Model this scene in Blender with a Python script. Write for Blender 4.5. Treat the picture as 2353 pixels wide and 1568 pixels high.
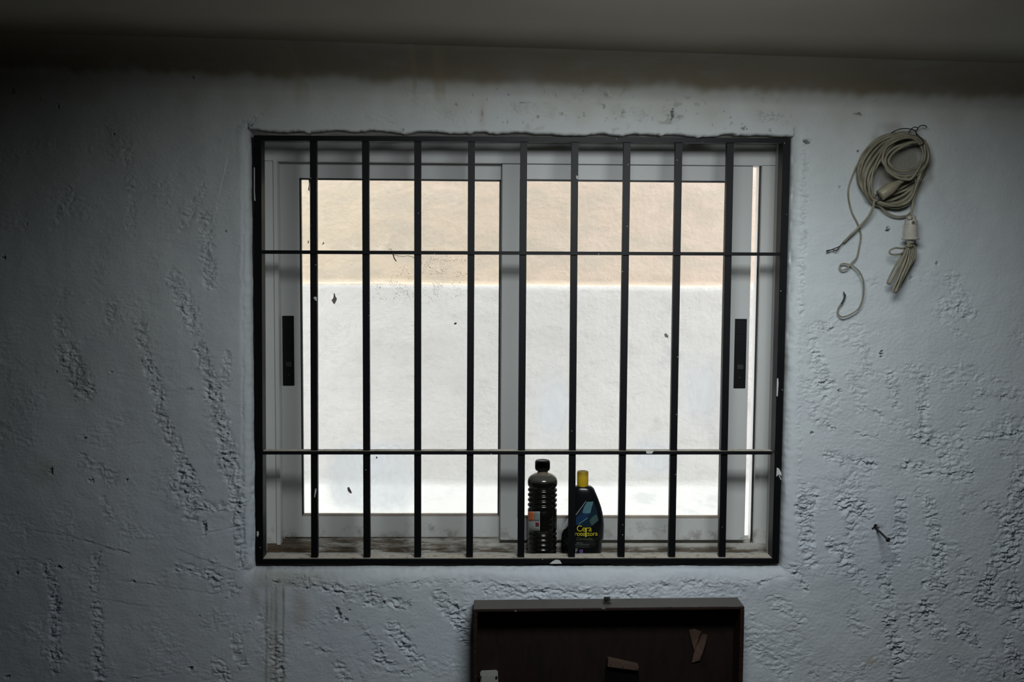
import bpy, bmesh, math, random
import numpy as np
from mathutils import Vector, Matrix, Euler

random.seed(7)
for _o in list(bpy.data.objects): bpy.data.objects.remove(_o)
scene = bpy.context.scene
COL = scene.collection

# ------------------------------------------------------------------ camera
F = 2400.0
ZS = 0.816
CAM = np.array([0.5942, -2.6885, 0.7845 + ZS])
PITCH, YAW, ROLL = -0.0735, -0.02535, -0.0067
def _rot(p, y, r):
    cp, sp, cw, sw, cr, sr = math.cos(p), math.sin(p), math.cos(y), math.sin(y), math.cos(r), math.sin(r)
    Rz = np.array([[cw, -sw, 0], [sw, cw, 0], [0, 0, 1]])
    Rx = np.array([[1, 0, 0], [0, cp, -sp], [0, sp, cp]])
    Ry = np.array([[cr, 0, sr], [0, 1, 0], [-sr, 0, cr]])
    return Rz @ Rx @ Ry
RR = _rot(PITCH, YAW, ROLL)
def P(px, py, y):
    """point of the place seen at a photo position, on the vertical plane at depth y"""
    d = RR @ np.array([(px - 1176.5) / F, 1.0, (784.0 - py) / F])
    t = (y - CAM[1]) / d[1]
    q = CAM + d * t
    return Vector((q[0], y, q[2]))
def X(px, py, y): return P(px, py, y).x
def Z(px, py, y): return P(px, py, y).z
cam_d = bpy.data.cameras.new('camera')
cam = bpy.data.objects.new('camera', cam_d); COL.objects.link(cam)
cam_d.sensor_width = 36.0; cam_d.lens = F / 2353 * 36.0
cam_d.clip_start = 0.01
M3 = np.stack([RR[:, 0], RR[:, 2], -RR[:, 1]], 1)
cam.matrix_world = Matrix.Translation(Vector(CAM)) @ Matrix([list(r) for r in M3]).to_4x4()
scene.camera = cam

# ------------------------------------------------------------------ light
scene.view_settings.view_transform = 'Standard'
scene.view_settings.look = 'None'
scene.view_settings.gamma = 1.0
scene.view_settings.use_curve_mapping = False
scene.view_settings.exposure = 0.0
w = bpy.data.worlds.new('sky'); scene.world = w; w.use_nodes = True
w.node_tree.nodes['Background'].inputs[0].default_value = (0.93, 0.97, 1.0, 1)
w.node_tree.nodes['Background'].inputs[1].default_value = 5.6
def area(name, loc, target, sx, sy, power, color):
    l = bpy.data.lights.new(name, 'AREA'); l.shape = 'RECTANGLE'
    l.size = sx; l.size_y = sy; l.energy = power; l.color = color
    o = bpy.data.objects.new(name, l); COL.objects.link(o)
    o.location = loc
    o.rotation_euler = (Vector(target) - Vector(loc)).to_track_quat('-Z', 'Y').to_euler()
    return o
# added area light near the ceiling, fitted to the wall's shadows; hatch made up
HX0, HX1, HY0, HY1 = .45, 1.60, -1.75, -1.02
KEY = area('added_key_light', (1.00, -1.32, 2.08), (0.98, 0, 1.15), 0.66, 0.30, 7.2, (0.93, 0.985, 1.0))
KEY.data.spread = math.radians(112)

# ------------------------------------------------------------------ helpers
def tag(o, label=None, cat=None, group=None, kind=None):
    if label: o['label'] = label
    if cat: o['category'] = cat
    if group: o['group'] = group
    if kind: o['kind'] = kind
    return o
def empty(name, loc=(0, 0, 0)):
    o = bpy.data.objects.new(name, None); COL.objects.link(o); o.location = loc
    o.empty_display_size = 0.02
    return o
def from_bm(name, bm, mat, parent=None, smooth=False):
    me = bpy.data.meshes.new(name)
    if parent is not None:
        bmesh.ops.translate(bm, verts=bm.verts, vec=-root_loc(parent))
    bmesh.ops.recalc_face_normals(bm, faces=bm.faces)
    bm.to_mesh(me); bm.free()
    if smooth:
        for p in me.polygons: p.use_smooth = True
    for m in (mat if isinstance(mat, (list, tuple)) else [mat]): me.materials.append(m)
    o = bpy.data.objects.new(name, me); COL.objects.link(o)
    if parent is not None: o.parent = parent
    return o
def root_loc(o):
    v = Vector(o.location)
    while o.parent is not None:
        o = o.parent; v += Vector(o.location)
    return v
def add_box(bm, x0, x1, y0, y1, z0, z1, bev=0.0, shear=None):
    """shear: x offset added at the top (dx)"""
    r = bmesh.ops.create_cube(bm, size=1.0)
    vs = r['verts']
    for v in vs:
        u = v.co + Vector((.5, .5, .5))
        v.co = Vector((x0 + (x1-x0)*u.x + (shear or 0)*u.z, y0 + (y1-y0)*u.y, z0 + (z1-z0)*u.z))
    if bev > 0:
        es = list({e for v in vs for e in v.link_edges})
        bmesh.ops.bevel(bm, geom=es, offset=bev, segments=2, affect='EDGES', clamp_overlap=True)
def add_hexa(bm, pts, bev=0.0):
    """pts: 8 points - front quad (4) then back quad (4)"""
    vs = [bm.verts.new(p) for p in pts]
    fs = []
    for f in ((0,1,2,3), (7,6,5,4), (0,4,5,1), (1,5,6,2), (2,6,7,3), (3,7,4,0)):
        fs.append(bm.faces.new([vs[i] for i in f]))
    if bev > 0:
        es = list({e for v in vs for e in v.link_edges})
        bmesh.ops.bevel(bm, geom=es, offset=bev, segments=2, affect='EDGES', clamp_overlap=True)
def pxbox(bm, q, y0, y1, bev=0.0):
    """prism whose front outline q (4 photo points, clockwise from top left) stands at y0, and reaches straight back to y1"""
    f = [P(a, b, y0) for a, b in q]
    add_hexa(bm, f + [Vector((p.x, y1, p.z)) for p in f], bev)
def catmull(pts, n=8, closed=False):
    pts = [Vector(p) for p in pts]; out = []
    m = len(pts)
    rng = range(m) if closed else range(m-1)
    for i in rng:
        if closed: p0, p1, p2, p3 = pts[i-1], pts[i], pts[(i+1) % m], pts[(i+2) % m]
        else: p0, p1, p2, p3 = pts[max(i-1, 0)], pts[i], pts[i+1], pts[min(i+2, m-1)]
        for k in range(n):
            t = k/n
            out.append(0.5*((2*p1)+(p2-p0)*t+(2*p0-5*p1+4*p2-p3)*t*t+(3*p1-p0-3*p2+p3)*t*t*t))
    if not closed: out.append(pts[-1])
    return out
def add_tube(bm, pts, r, seg=10, closed=False, caps=True, flat=1.0):
    pts = [Vector(p) for p in pts]
    rings = []; n = len(pts)
    up = None
    for i, p in enumerate(pts):
        if closed: t = pts[(i+1) % n] - pts[i-1]
        else: t = pts[min(i+1, n-1)] - pts[max(i-1, 0)]
        if t.length < 1e-9: t = Vector((0, 0, 1))
        t.normalize()
        if up is None:
            up = t.orthogonal().normalized()
        else:
            up = (up - t*up.dot(t))
            if up.length < 1e-6: up = t.orthogonal()
            up.normalize()
        s = t.cross(up)
        rr = r[i] if isinstance(r, (list, tuple)) else r
        rings.append([bm.verts.new(p + rr*(math.cos(a)*up + flat*math.sin(a)*s)) for a in [2*math.pi*k/seg for k in range(seg)]])
    m = n if closed else n-1
    for i in range(m):
        a, b = rings[i], rings[(i+1) % n]
        for k in range(seg):
            bm.faces.new((a[k], a[(k+1) % seg], b[(k+1) % seg], b[k]))
    if not closed and caps:
        bm.faces.new(rings[0][::-1]); bm.faces.new(rings[-1])
def add_lathe(bm, c, prof, seg=40, axis=None, cap=True):
    """prof: list of (r, h) from bottom to top, around a vertical (or given) axis at c"""
    ax = Vector(axis).normalized() if axis is not None else Vector((0, 0, 1))
    u = ax.orthogonal().normalized(); v = ax.cross(u)
    c = Vector(c); rings = []
    for r, h in prof:
        rings.append([bm.verts.new(c + ax*float(h) + float(r)*(math.cos(a)*u + math.sin(a)*v)) for a in [2*math.pi*k/seg for k in range(seg)]])
    for i in range(len(rings)-1):
        a, b = rings[i], rings[i+1]
        for k in range(seg): bm.faces.new((a[k], a[(k+1) % seg], b[(k+1) % seg], b[k]))
    if cap:
        bm.faces.new(rings[0][::-1]); bm.faces.new(rings[-1])

# ------------------------------------------------------------------ materials
class NT:
    def __init__(s, name):
        s.m = bpy.data.materials.new(name); s.m.use_nodes = True
        s.t = s.m.node_tree; s.t.nodes.clear()
        s.out = s.n('ShaderNodeOutputMaterial')
        s.geo = None
    def n(s, typ, **kw):
        nd = s.t.nodes.new(typ)
        for k, v in kw.items(): setattr(nd, k, v)
        return nd
    def put(s, sock, v):
        if v is None: return
        if isinstance(v, bpy.types.NodeSocket): s.t.links.new(v, sock)
        elif isinstance(v, (tuple, list)):
            sock.default_value = tuple(v) + ((1,) if len(v) == 3 and sock.type == 'RGBA' else ())
        else: sock.default_value = v
    def math(s, op, a, b=None, c=None, clamp=False):
        nd = s.n('ShaderNodeMath', operation=op); nd.use_clamp = clamp
        s.put(nd.inputs[0], a); s.put(nd.inputs[1], b)
        if c is not None: s.put(nd.inputs[2], c)
        return nd.outputs[0]
    def mix(s, f, a, b):
        nd = s.n('ShaderNodeMix', data_type='RGBA')
        s.put(nd.inputs[0], f); s.put(nd.inputs[6], a); s.put(nd.inputs[7], b)
        return nd.outputs[2]
    def pos(s):
        if s.geo is None: s.geo = s.n('ShaderNodeNewGeometry')
        return s.geo.outputs['Position']
    def nrm(s):
        s.pos(); return s.geo.outputs['Normal']
    def sep(s, v):
        nd = s.n('ShaderNodeSeparateXYZ'); s.put(nd.inputs[0], v); return nd.outputs
    def noise(s, scale, detail=3, rough=.55, vec=None, dist=0.0):
        nd = s.n('ShaderNodeTexNoise'); s.put(nd.inputs['Vector'], vec if vec is not None else s.pos())
        nd.inputs['Scale'].default_value = scale; nd.inputs['Detail'].default_value = detail
        nd.inputs['Roughness'].default_value = rough; nd.inputs['Distortion'].default_value = dist
        return nd.outputs[0]
    def scalevec(s, v, sc):
        nd = s.n('ShaderNodeVectorMath', operation='MULTIPLY'); s.put(nd.inputs[0], v); nd.inputs[1].default_value = sc
        return nd.outputs[0]
    def vor(s, scale, vec=None, feature='F1'):
        nd = s.n('ShaderNodeTexVoronoi', feature=feature); s.put(nd.inputs['Vector'], vec if vec is not None else s.pos())
        nd.inputs['Scale'].default_value = scale
        return nd
    def ramp(s, v, a, b):
        nd = s.n('ShaderNodeMapRange'); nd.interpolation_type = 'SMOOTHSTEP'
        s.put(nd.inputs[0], v); nd.inputs[1].default_value = a; nd.inputs[2].default_value = b
        return nd.outputs[0]
    def bump(s, h, strength=.3, dist=.002):
        nd = s.n('ShaderNodeBump'); s.put(nd.inputs['Height'], h)
        nd.inputs['Strength'].default_value = strength; nd.inputs['Distance'].default_value = dist
        return nd.outputs[0]
    def bsdf(s, col, rough=.5, metal=0.0, normal=None, spec=.5, sub=0):
        nd = s.n('ShaderNodeBsdfPrincipled')
        s.put(nd.inputs['Base Color'], col); s.put(nd.inputs['Roughness'], rough)
        nd.inputs['Metallic'].default_value = metal; nd.inputs['Specular IOR Level'].default_value = spec
        if normal is not None: s.put(nd.inputs['Normal'], normal)
        return nd.outputs[0]
    def done(s, sh):
        s.t.links.new(sh, s.out.inputs[0]); return s.m

def mat_simple(name, col, rough=.5, metal=0.0, var=.15, scale=40, bump=0.0, spec=.5):
    t = NT(name)
    nz = t.noise(scale, 4)
    c2 = tuple(c*(1-var) for c in col); c1 = tuple(min(1, c*(1+var)) for c in col)
    return t.done(t.bsdf(t.mix(nz, c2, c1), rough, metal, t.bump(nz, bump, .001) if bump else None, spec))

def mat_plaster():
    t = NT('painted_plaster')
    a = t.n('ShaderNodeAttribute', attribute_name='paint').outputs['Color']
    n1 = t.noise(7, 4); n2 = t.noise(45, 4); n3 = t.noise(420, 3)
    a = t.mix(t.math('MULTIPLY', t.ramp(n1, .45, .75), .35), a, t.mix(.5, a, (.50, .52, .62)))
    a = t.mix(t.math('MULTIPLY', t.ramp(n2, .55, .8), .12), a, (.30, .32, .30))
    h = t.math('ADD', t.math('MULTIPLY', n3, .5), t.math('MULTIPLY', t.noise(170, 3), .8))
    mk = t.n('ShaderNodeAttribute', attribute_name='rough').outputs['Fac']
    nf = t.noise(210, 6, .72, t.scalevec(t.pos(), (.75, 1, 1.3)), .6)
    hf = t.math('MULTIPLY', t.math('ADD', t.math('ABSOLUTE', t.math('SUBTRACT', nf, .5)), nf), t.math('ADD', .08, t.math('MULTIPLY', mk, t.ramp(t.noise(28, 3), .38, .62))))
    b1 = t.n('ShaderNodeBump'); t.put(b1.inputs['Height'], h); b1.inputs['Strength'].default_value = .45; b1.inputs['Distance'].default_value = .0016
    b2 = t.n('ShaderNodeBump'); t.put(b2.inputs['Height'], hf); b2.inputs['Strength'].default_value = .9; b2.inputs['Distance'].default_value = .0026
    t.put(b2.inputs['Normal'], b1.outputs[0])
    return t.done(t.bsdf(a, .62, 0, b2.outputs[0], .35))
M_PLASTER = mat_plaster()
def mat_steel():
    t = NT('black_enamelled_steel')
    up = t.sep(t.nrm())[2]
    dustn = t.noise(60, 5, .7)
    dust = t.math('MULTIPLY', t.ramp(up, .6, .95), t.ramp(dustn, .22, .5))
    base = t.mix(t.noise(18, 4), (.0022, .0022, .0028), (.005, .0055, .007))
    v = t.vor(95)
    rnd = t.sep(v.outputs['Color'])[0]
    speck = t.math('MULTIPLY', t.math('LESS_THAN', v.outputs['Distance'], .12), t.math('GREATER_THAN', rnd, .93))
    c = t.mix(speck, base, (.42, .44, .42))
    dc = t.mix(t.noise(25, 3), (.46, .39, .28), (.58, .57, .54))
    c = t.mix(t.math('MULTIPLY', dust, .95), c, dc)
    rg = t.math('ADD', .46, t.math('MULTIPLY', dust, .5))
    return t.done(t.bsdf(c, rg, 0, t.bump(t.noise(150, 3), .15, .0005), .22))
M_STEEL = mat_steel()
def mat_alu():
    t = NT('white_lacquered_aluminium')
    z = t.sep(t.pos())[2]
    n = t.noise(28, 5, .65)
    low = t.ramp(z, .905, .855)
    grime = t.math('MULTIPLY', t.ramp(t.math('ADD', n, t.math('MULTIPLY', low, .20)), .66, .92), .7)
    spots = t.ramp(t.noise(190, 4, .6), .68, .76)
    c = t.mix(t.noise(4, 3), (.57, .585, .58), (.65, .655, .64))
    c = t.mix(t.math('MULTIPLY', grime, .75), c, (.13, .095, .055))
    c = t.mix(t.math('MULTIPLY', spots, .35), c, (.16, .14, .11))
    return t.done(t.bsdf(c, .42, 0, t.bump(n, .1, .001), .4))
M_ALU = mat_alu()
M_BLACK = mat_simple('black_rubber', (.010, .010, .011), .55, 0, .3, 60)
M_HANDLE = mat_simple('black_plastic_handle', (.006, .006, .007), .35, 0, .3, 60)
M_BEAD = mat_simple('dusty_glazing_bead', (.36, .31, .26), .6, 0, .25, 60, .2)
def mat_glass():
    t = NT('dirty_window_glass')
    tr = t.n('ShaderNodeBsdfTransparent'); tr.inputs[0].default_value = (.95, .96, .955, 1)
    gl = t.n('ShaderNodeBsdfGlossy'); gl.inputs['Roughness'].default_value = .03
    mx = t.n('ShaderNodeMixShader'); fr = t.n('ShaderNodeFresnel'); fr.inputs[0].default_value = 1.45
    t.put(mx.inputs[0], fr.outputs[0]); t.put(mx.inputs[1], tr.outputs[0]); t.put(mx.inputs[2], gl.outputs[0])
    df = t.n('ShaderNodeBsdfDiffuse')
    x, y, z = t.sep(t.pos())
    def blob(cx, cz, rx, rz, soft=.5, ex=2.0):
        a = t.math('DIVIDE', t.math('SUBTRACT', x, cx), rx); b = t.math('DIVIDE', t.math('SUBTRACT', z, cz), rz)
        r = t.math('POWER', t.math('ADD', t.math('POWER', t.math('ABSOLUTE', a), ex), t.math('POWER', t.math('ABSOLUTE', b), ex)), 1/ex)
        r = t.math('ADD', r, t.math('MULTIPLY', t.math('SUBTRACT', t.noise(9, 3), .5), .5))
        return t.ramp(r, 1.0+soft*.5, 1.0-soft)
    def C(px, py, rx, rz, soft=.5, ex=2.0):
        q = P(px, py, .18); return blob(q.x, q.z, rx/860, rz/860, soft, ex)
    # specks of mould on the left pane
    v = t.vor(330, t.n('ShaderNodeVectorMath', operation='ADD').outputs[0]); vadd = v.inputs['Vector'].links[0].from_node; t.put(vadd.inputs[0], t.pos()); nzc = t.n('ShaderNodeTexNoise'); nzc.inputs['Scale'].default_value = 160; nzc.inputs['Detail'].default_value = 3; t.put(nzc.inputs['Vector'], t.pos()); vs_ = t.n('ShaderNodeVectorMath', operation='SCALE'); t.put(vs_.inputs[0], nzc.outputs['Color']); vs_.inputs['Scale'].default_value = .007; t.put(vadd.inputs[1], vs_.outputs[0]); rnd = t.sep(v.outputs['Color'])[0]
    reg = t.math('MAXIMUM', C(1010, 610, 95, 40, .9), t.math('MAXIMUM', C(905, 665, 75, 30, .9), C(1000, 665, 55, 28, .9)))
    reg = t.math('MULTIPLY', reg, t.ramp(t.noise(30, 4, .7), .48, .60))
    mould = t.math('MULTIPLY', t.math('LESS_THAN', v.outputs['Distance'], .36), t.math('GREATER_THAN', t.math('ADD', rnd, t.math('MULTIPLY', reg, .55)), .995))
    mould = t.math('MULTIPLY', mould, t.math('GREATER_THAN', reg, .05))
    v2 = t.vor(90); rnd2 = t.sep(v2.outputs['Color'])[0]
    far = t.math('MULTIPLY', t.math('LESS_THAN', v2.outputs['Distance'], .06), t.math('GREATER_THAN', rnd2, .9))
    mould = t.math('MAXIMUM', mould, far)
    # wiped, hazy patches
    streak = t.noise(10, 4, .6, t.scalevec(t.pos(), (1.8, 1, .7)), .6)
    haze = t.math('MAXIMUM', C(850, 1100, 104, 88, .30, 4.0), C(1270, 940, 45, 85, .8))
    haze = t.math('MAXIMUM', haze, t.math('MAXIMUM', C(1500, 1050, 60, 50, .8), C(1610, 900, 55, 90, .9)))
    haze = t.math('MULTIPLY', haze, t.math('ADD', .72, t.math('MULTIPLY', t.ramp(streak, .3, .75), .28)))
    film = t.math('MULTIPLY', t.ramp(streak, .4, .75), .03)
    haze = t.math('ADD', t.math('MULTIPLY', haze, .42), film)
    s1 = t.n('ShaderNodeMixShader'); t.put(s1.inputs[0], haze); t.put(s1.inputs[1], mx.outputs[0])
    df.inputs[0].default_value = (.62, .68, .76, 1)
    tl_ = t.n('ShaderNodeBsdfTranslucent'); tl_.inputs[0].default_value = (.80, .86, .93, 1); hz = t.n('ShaderNodeMixShader'); hz.inputs[0].default_value = .85
    t.put(hz.inputs[1], df.outputs[0]); t.put(hz.inputs[2], tl_.outputs[0]); t.put(s1.inputs[2], hz.outputs[0])
    d2 = t.n('ShaderNodeBsdfDiffuse'); d2.inputs[0].default_value = (.10, .075, .05, 1)
    s2 = t.n('ShaderNodeMixShader'); t.put(s2.inputs[0], t.math('MULTIPLY', mould, .6)); t.put(s2.inputs[1], s1.outputs[0]); t.put(s2.inputs[2], d2.outputs[0])
    return t.done(s2.outputs[0])
M_GLASS = mat_glass()
def mat_ceiling():
    t = NT('edge_darkened_ceiling_paint')
    n = t.noise(3, 4); n2 = t.noise(90, 3)
    c = t.mix(n, (.56, .51, .42), (.64, .585, .48))
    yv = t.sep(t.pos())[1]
    # brown tone with the crease's darkness painted in, deepest at the wall line
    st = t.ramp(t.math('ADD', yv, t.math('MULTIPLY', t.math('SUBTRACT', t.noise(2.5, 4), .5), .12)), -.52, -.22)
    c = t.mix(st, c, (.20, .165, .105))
    return t.done(t.bsdf(c, .8, 0, t.bump(n2, .2, .002), .2))
M_CEIL = mat_ceiling()
M_ROOM = mat_simple('room_plaster', (.10, .095, .09), .8, 0, .1, 5)
M_FLOOR = mat_simple('concrete_floor', (.12, .105, .09), .7, 0, .2, 6, .2)

# ------------------------------------------------------------------ plaster wall with the window opening
YW = -0.022
rng = np.random.RandomState(11)
PERM = np.concatenate([rng.permutation(512)]*2)
GR = np.stack([np.cos(np.linspace(0, 2*np.pi, 64, endpoint=False)), np.sin(np.linspace(0, 2*np.pi, 64, endpoint=False))], 1)
def perlin(x, y, s=0):
    x = x + s*17.31; y = y + s*9.77
    xi = np.floor(x).astype(int); yi = np.floor(y).astype(int)
    xf = x-xi; yf = y-yi
    u = xf*xf*xf*(xf*(xf*6-15)+10); v = yf*yf*yf*(yf*(yf*6-15)+10)
    def g(ix, iy, fx, fy):
        h = PERM[(PERM[ix & 511] + iy) & 511] & 63
        return GR[h, 0]*fx + GR[h, 1]*fy
    a = g(xi, yi, xf, yf); b = g(xi+1, yi, xf-1, yf); c = g(xi, yi+1, xf, yf-1); d = g(xi+1, yi+1, xf-1, yf-1)
    return ((a*(1-u)+b*u)*(1-v) + (c*(1-u)+d*u)*v)*1.5
def sstep(a, b, x):
    t = np.clip((x-a)/(b-a), 0, 1); return t*t*(3-2*t)

def pj(xs, ys, zs):
    q = np.stack([xs-CAM[0], ys-CAM[1], zs-CAM[2]], -1) @ RR
    return 1176.5 + F*q[..., 0]/q[..., 1], 784 - F*q[..., 2]/q[..., 1]

OX0, OX1 = X(579, 800, 0), X(1806, 800, 0)
OX0 = P(580.8, 800, 0).x; OX1 = P(1807, 800, 0).x
OZ0, OZ1 = P(1180, 1303.5, 0).z, P(1180, 308, 0).z
zl, zr = P(0, 152, YW), P(2353, 222, YW)
CB = (zr.z - zl.z)/(zr.x - zl.x)
def zceil(x): return zl.z + CB*(x - zl.x) + 0.035
RC = 0.08; RY = 0.24

def axis(parts):
    out = []
    for a, b, st in parts:
        n = max(1, int(round((b-a)/st)))
        out += list(np.linspace(a, b, n, endpoint=False))
    out.append(parts[-1][1]); return np.array(out)
ST = 0.0018
gx = axis([(-1.7, -0.72, .05), (-0.72, OX0-.06, ST), (OX0-.06, OX0, .0018), (OX0, OX1, ST), (OX1, OX1+.06, .0018), (OX1+.06, 2.06, ST), (2.06, 3.1, .05)])
gz = axis([(0.0, 0.50, .05), (0.50, OZ0-.05, ST), (OZ0-.05, OZ0, .0018), (OZ0, OZ1, ST), (OZ1, OZ1+.018, .0018)])
ZT = OZ1+.018
TT = np.linspace(0, 1, 50)[1:]            # rows from ZT up to the cove
AA = np.linspace(0, math.pi/2, 52)[1:]    # rows round the cove
nx = len(gx); nz0 = len(gz); nz = nz0 + len(TT) + len(AA)
XX = np.repeat(gx[None, :], nz, 0)
ZZ = np.zeros((nz, nx)); YY = np.full((nz, nx), YW); NY = np.full((nz, nx), -1.0); NZ = np.zeros((nz, nx))
ZZ[:nz0] = gz[:, None]
zc = zceil(gx)
for i, t_ in enumerate(TT): ZZ[nz0+i] = ZT + t_*(zc-RC-ZT)
for i, a_ in enumerate(AA):
    r_ = nz0+len(TT)+i
    ZZ[r_] = zc-RC+RC*math.sin(a_); YY[r_] = YW - RY*(1-math.cos(a_))
    nl_ = math.hypot(RC*math.cos(a_), RY*math.sin(a_)); NY[r_] = -RC*math.cos(a_)/nl_; NZ[r_] = -RY*math.sin(a_)/nl_
PX, PY = pj(XX, np.full_like(XX, YW), ZZ)
# arc rows keep running upwards in texture space
def warp(x, y, a, l, s):
    return x + a*perlin(x/l, y/l, s), y + a*perlin(x/l, y/l, s+5)

H = np.zeros((nz, nx)); DK = np.zeros((nz, nx)); MK = np.zeros((nz, nx))
H += .0035*perlin(PX/260, PY/300, 1) + .0016*perlin(PX/90, PY/110, 2) + .00045*perlin(PX/32, PY/26, 3)
# region weights: smooth at the upper left, rough on the lower right
wR = sstep(1750, 2000, PX)*sstep(430, 900, PY)
wB = sstep(1290, 1400, PY)*(.5+.3*sstep(900, 1500, PX))
wL = (1-sstep(300, 620, PX))*.25 + .2
wT = sstep(330, 150, PY)
ROUGH = np.clip(np.maximum(np.maximum(wR, wB), wL), 0, 1)*(1-.6*sstep(300, 170, PY))
fx, fy = warp(PX, PY, 3, 25, 7)
H += ROUGH*(.00034*perlin(fx/11, fy/6, 8) + .00026*perlin(fx/5.5, fy/4.5, 9))
H += .00010*perlin(fx/7, fy/7, 10)
def terrace(v, k):
    v = v*k; f = np.floor(v); return (f + sstep(.62, 1.0, v-f))/k
def crumb(px, py, s=0, sx=11., sy=7.):
    a, b = warp(px, py, 6, 22, 20+s)
    n = np.abs(perlin(a/sx, b/sy, 21+s))*1.0 + np.abs(perlin(a/(sx*.5), b/(sy*.5), 23+s))*.55
    tr = terrace(perlin(a/(sx*1.5), b/(sy*1.2), 25+s) + .35*perlin(a/(sx*.5), b/(sy*.45), 27+s), 3.2)
    return .75*(n-.4) + .85*tr
CR = crumb(PX, PY)
# random crumbly patches
mk = sstep(.16, .42, perlin(PX/120, PY/75, 30) + .25*perlin(PX/30, PY/22, 31))
H += mk*ROUGH*.0016*CR; MK = np.maximum(MK, mk*ROUGH*.35)
mk2 = sstep(.22, .5, perlin(PX/70, PY/170, 33))*sstep(600, 300, PX)*.5*sstep(300, 600, PY)
H += mk2*.0010*CR

def band(x0, y0, x1, y1, width, amp):
    """crumbly unfinished strip between two trowel passes"""
    global H
    m = width*1.6
    sel = (PX > min(x0, x1)-m) & (PX < max(x0, x1)+m) & (PY > min(y0, y1)-m) & (PY < max(y0, y1)+m)
    ii = np.where(sel)
    px, py = PX[ii], PY[ii]
    dx, dy = x1-x0, y1-y0; L = math.hypot(dx, dy) + 1e-6
    t = np.clip(((px-x0)*dx+(py-y0)*dy)/(L*L), 0, 1)
    d = np.hypot(px-(x0+t*dx), py-(y0+t*dy)) + 7*perlin(px/18, py/18, 41)
    w_ = sstep(width*.62, width*.30, d)
    H[ii] += w_*amp*(CR[ii]*1.0 - .25); MK[ii] = np.maximum(MK[ii], w_*min(1, amp/.003))
def gouge(x0, y0, x1, y1, depth, fall=9., jag=5., dark=0.0, crumbs=.6):
    """ragged step with a sharp upper edge that fades out downwards"""
    global H
    m = 40
    sel = (PX > min(x0, x1)-m) & (PX < max(x0, x1)+m) & (PY > min(y0, y1)-m) & (PY < max(y0, y1)+m)
    ii = np.where(sel)
    px, py = PX[ii], PY[ii]
    dx, dy = x1-x0, y1-y0; L = math.hypot(dx, dy)+1e-6
    if dx < 0: dx, dy, x0, y0 = -dx, -dy, x1, y1
    t = ((px-x0)*dx+(py-y0)*dy)/(L*L)
    s = (-(px-x0)*dy+(py-y0)*dx)/L + jag*perlin(px/16, py/16, 51) + jag*.6*perlin(px/6, py/6, 52)
    e = sstep(-.06, .08, t)*sstep(1.06, .92, t)
    if L > 25: depth = depth*(.35 + .85*sstep(-.25, .45, perlin(px/26, py/40, 57)))
    prof = np.where(s > 0, np.exp(-s/fall)*sstep(0, 2.0, s)*.62, 0)
    lip = np.where(s <= 0, np.exp(s/5.)*.45, 0)
    MK[ii] = np.maximum(MK[ii], e*np.exp(-(s/13)**2)*min(1, .8*float(np.mean(depth))/.003*crumbs*2))
    H[ii] += e*(-depth*prof + depth*lip*.6) + e*np.exp(-(s/13)**2)*depth*crumbs*1.5*CR[ii]
def crease(x0, y0, x1, y1, amp, wd=4.):
    gouge(x0, y0, x1, y1, amp, wd, 2.0, 0, .15)
def pit(x, y, r, depth, dark=.9, ex=1., ey=1.):
    global H, DK
    m = r*3.5
    ii = np.where((np.abs(PX-x) < m*max(ex, 1)) & (np.abs(PY-y) < m*max(ey, 1)))
    px, py = PX[ii], PY[ii]
    d = np.hypot((px-x)/ex, (py-y)/ey) + r*.9*perlin(px/(r*.9), py/(r*.8), 61) + .12*r
    k = sstep(r*1.25, r*.45, d)
    H[ii] += -depth*k + .0003*np.exp(-((d-r*1.5)/(r*.6))**2)
    DK[ii] = np.maximum(DK[ii], dark*sstep(r*1.1, r*.5, d))

# --- left of the window
for b in [(472,500,480,650,34,.0022),(400,640,440,720,46,.0020),(425,700,450,760,30,.0020),(322,740,335,820,30,.0022),(340,840,366,905,32,.0026),
          (366,940,388,985,30,.0028),(395,1010,428,1085,32,.0028),(425,1085,448,1130,40,.0030),(462,800,490,900,34,.0028),(488,900,530,1050,38,.0030),
          (520,1050,552,1150,46,.0030),(150,810,196,900,50,.0026),(135,735,140,770,22,.0018),(410,1110,440,1180,46,.0022),(445,1165,560,1160,26,.0026),
          (190,1060,260,1100,36,.0018),(240,1150,252,1190,22,.0018),(110,1300,130,1400,28,.0024),(122,1380,128,1540,26,.0024),(222,1280,216,1350,24,.0022),
          (222,1390,230,1568,26,.0024),(545,1180,562,1300,30,.0028),(480,1310,500,1350,28,.0022),(530,1340,540,1360,22,.0022),(540,1470,556,1520,28,.0024),
          (500,1520,520,1568,30,.0022),(295,340,300,420,26,.0010),(160,440,130,520,30,.0010),(310,430,300,520,24,.0012),(420,520,470,430,26,.0014),
          (520,820,520,880,24,.0018),(410,1300,500,1330,26,.0018),(640,1470,640,1568,24,.0018),(100,1500,150,1510,30,.0016),(250,735,262,700,22,.0014)]:
    band(*b)
for c in [(522,360,492,500,.0020),(55,1215,150,1230,.0014),(150,1228,300,1272,.0026),(400,1258,545,1314,.0024),(275,1332,495,1364,.0022),(190,1368,345,1396,.0012),
          (380,1108,470,1118,.0014),(1186,1190,1190,1195,.001),(455,820,560,822,.0012),(375,1000,420,1060,.0016),(470,1225,560,1205,.0018),(500,483,560,481,.0012),
          (275,1025,330,1015,.0012),(190,1062,215,1050,.001),(290,1560,420,1545,.0020)]:
    crease(*c)
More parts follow.
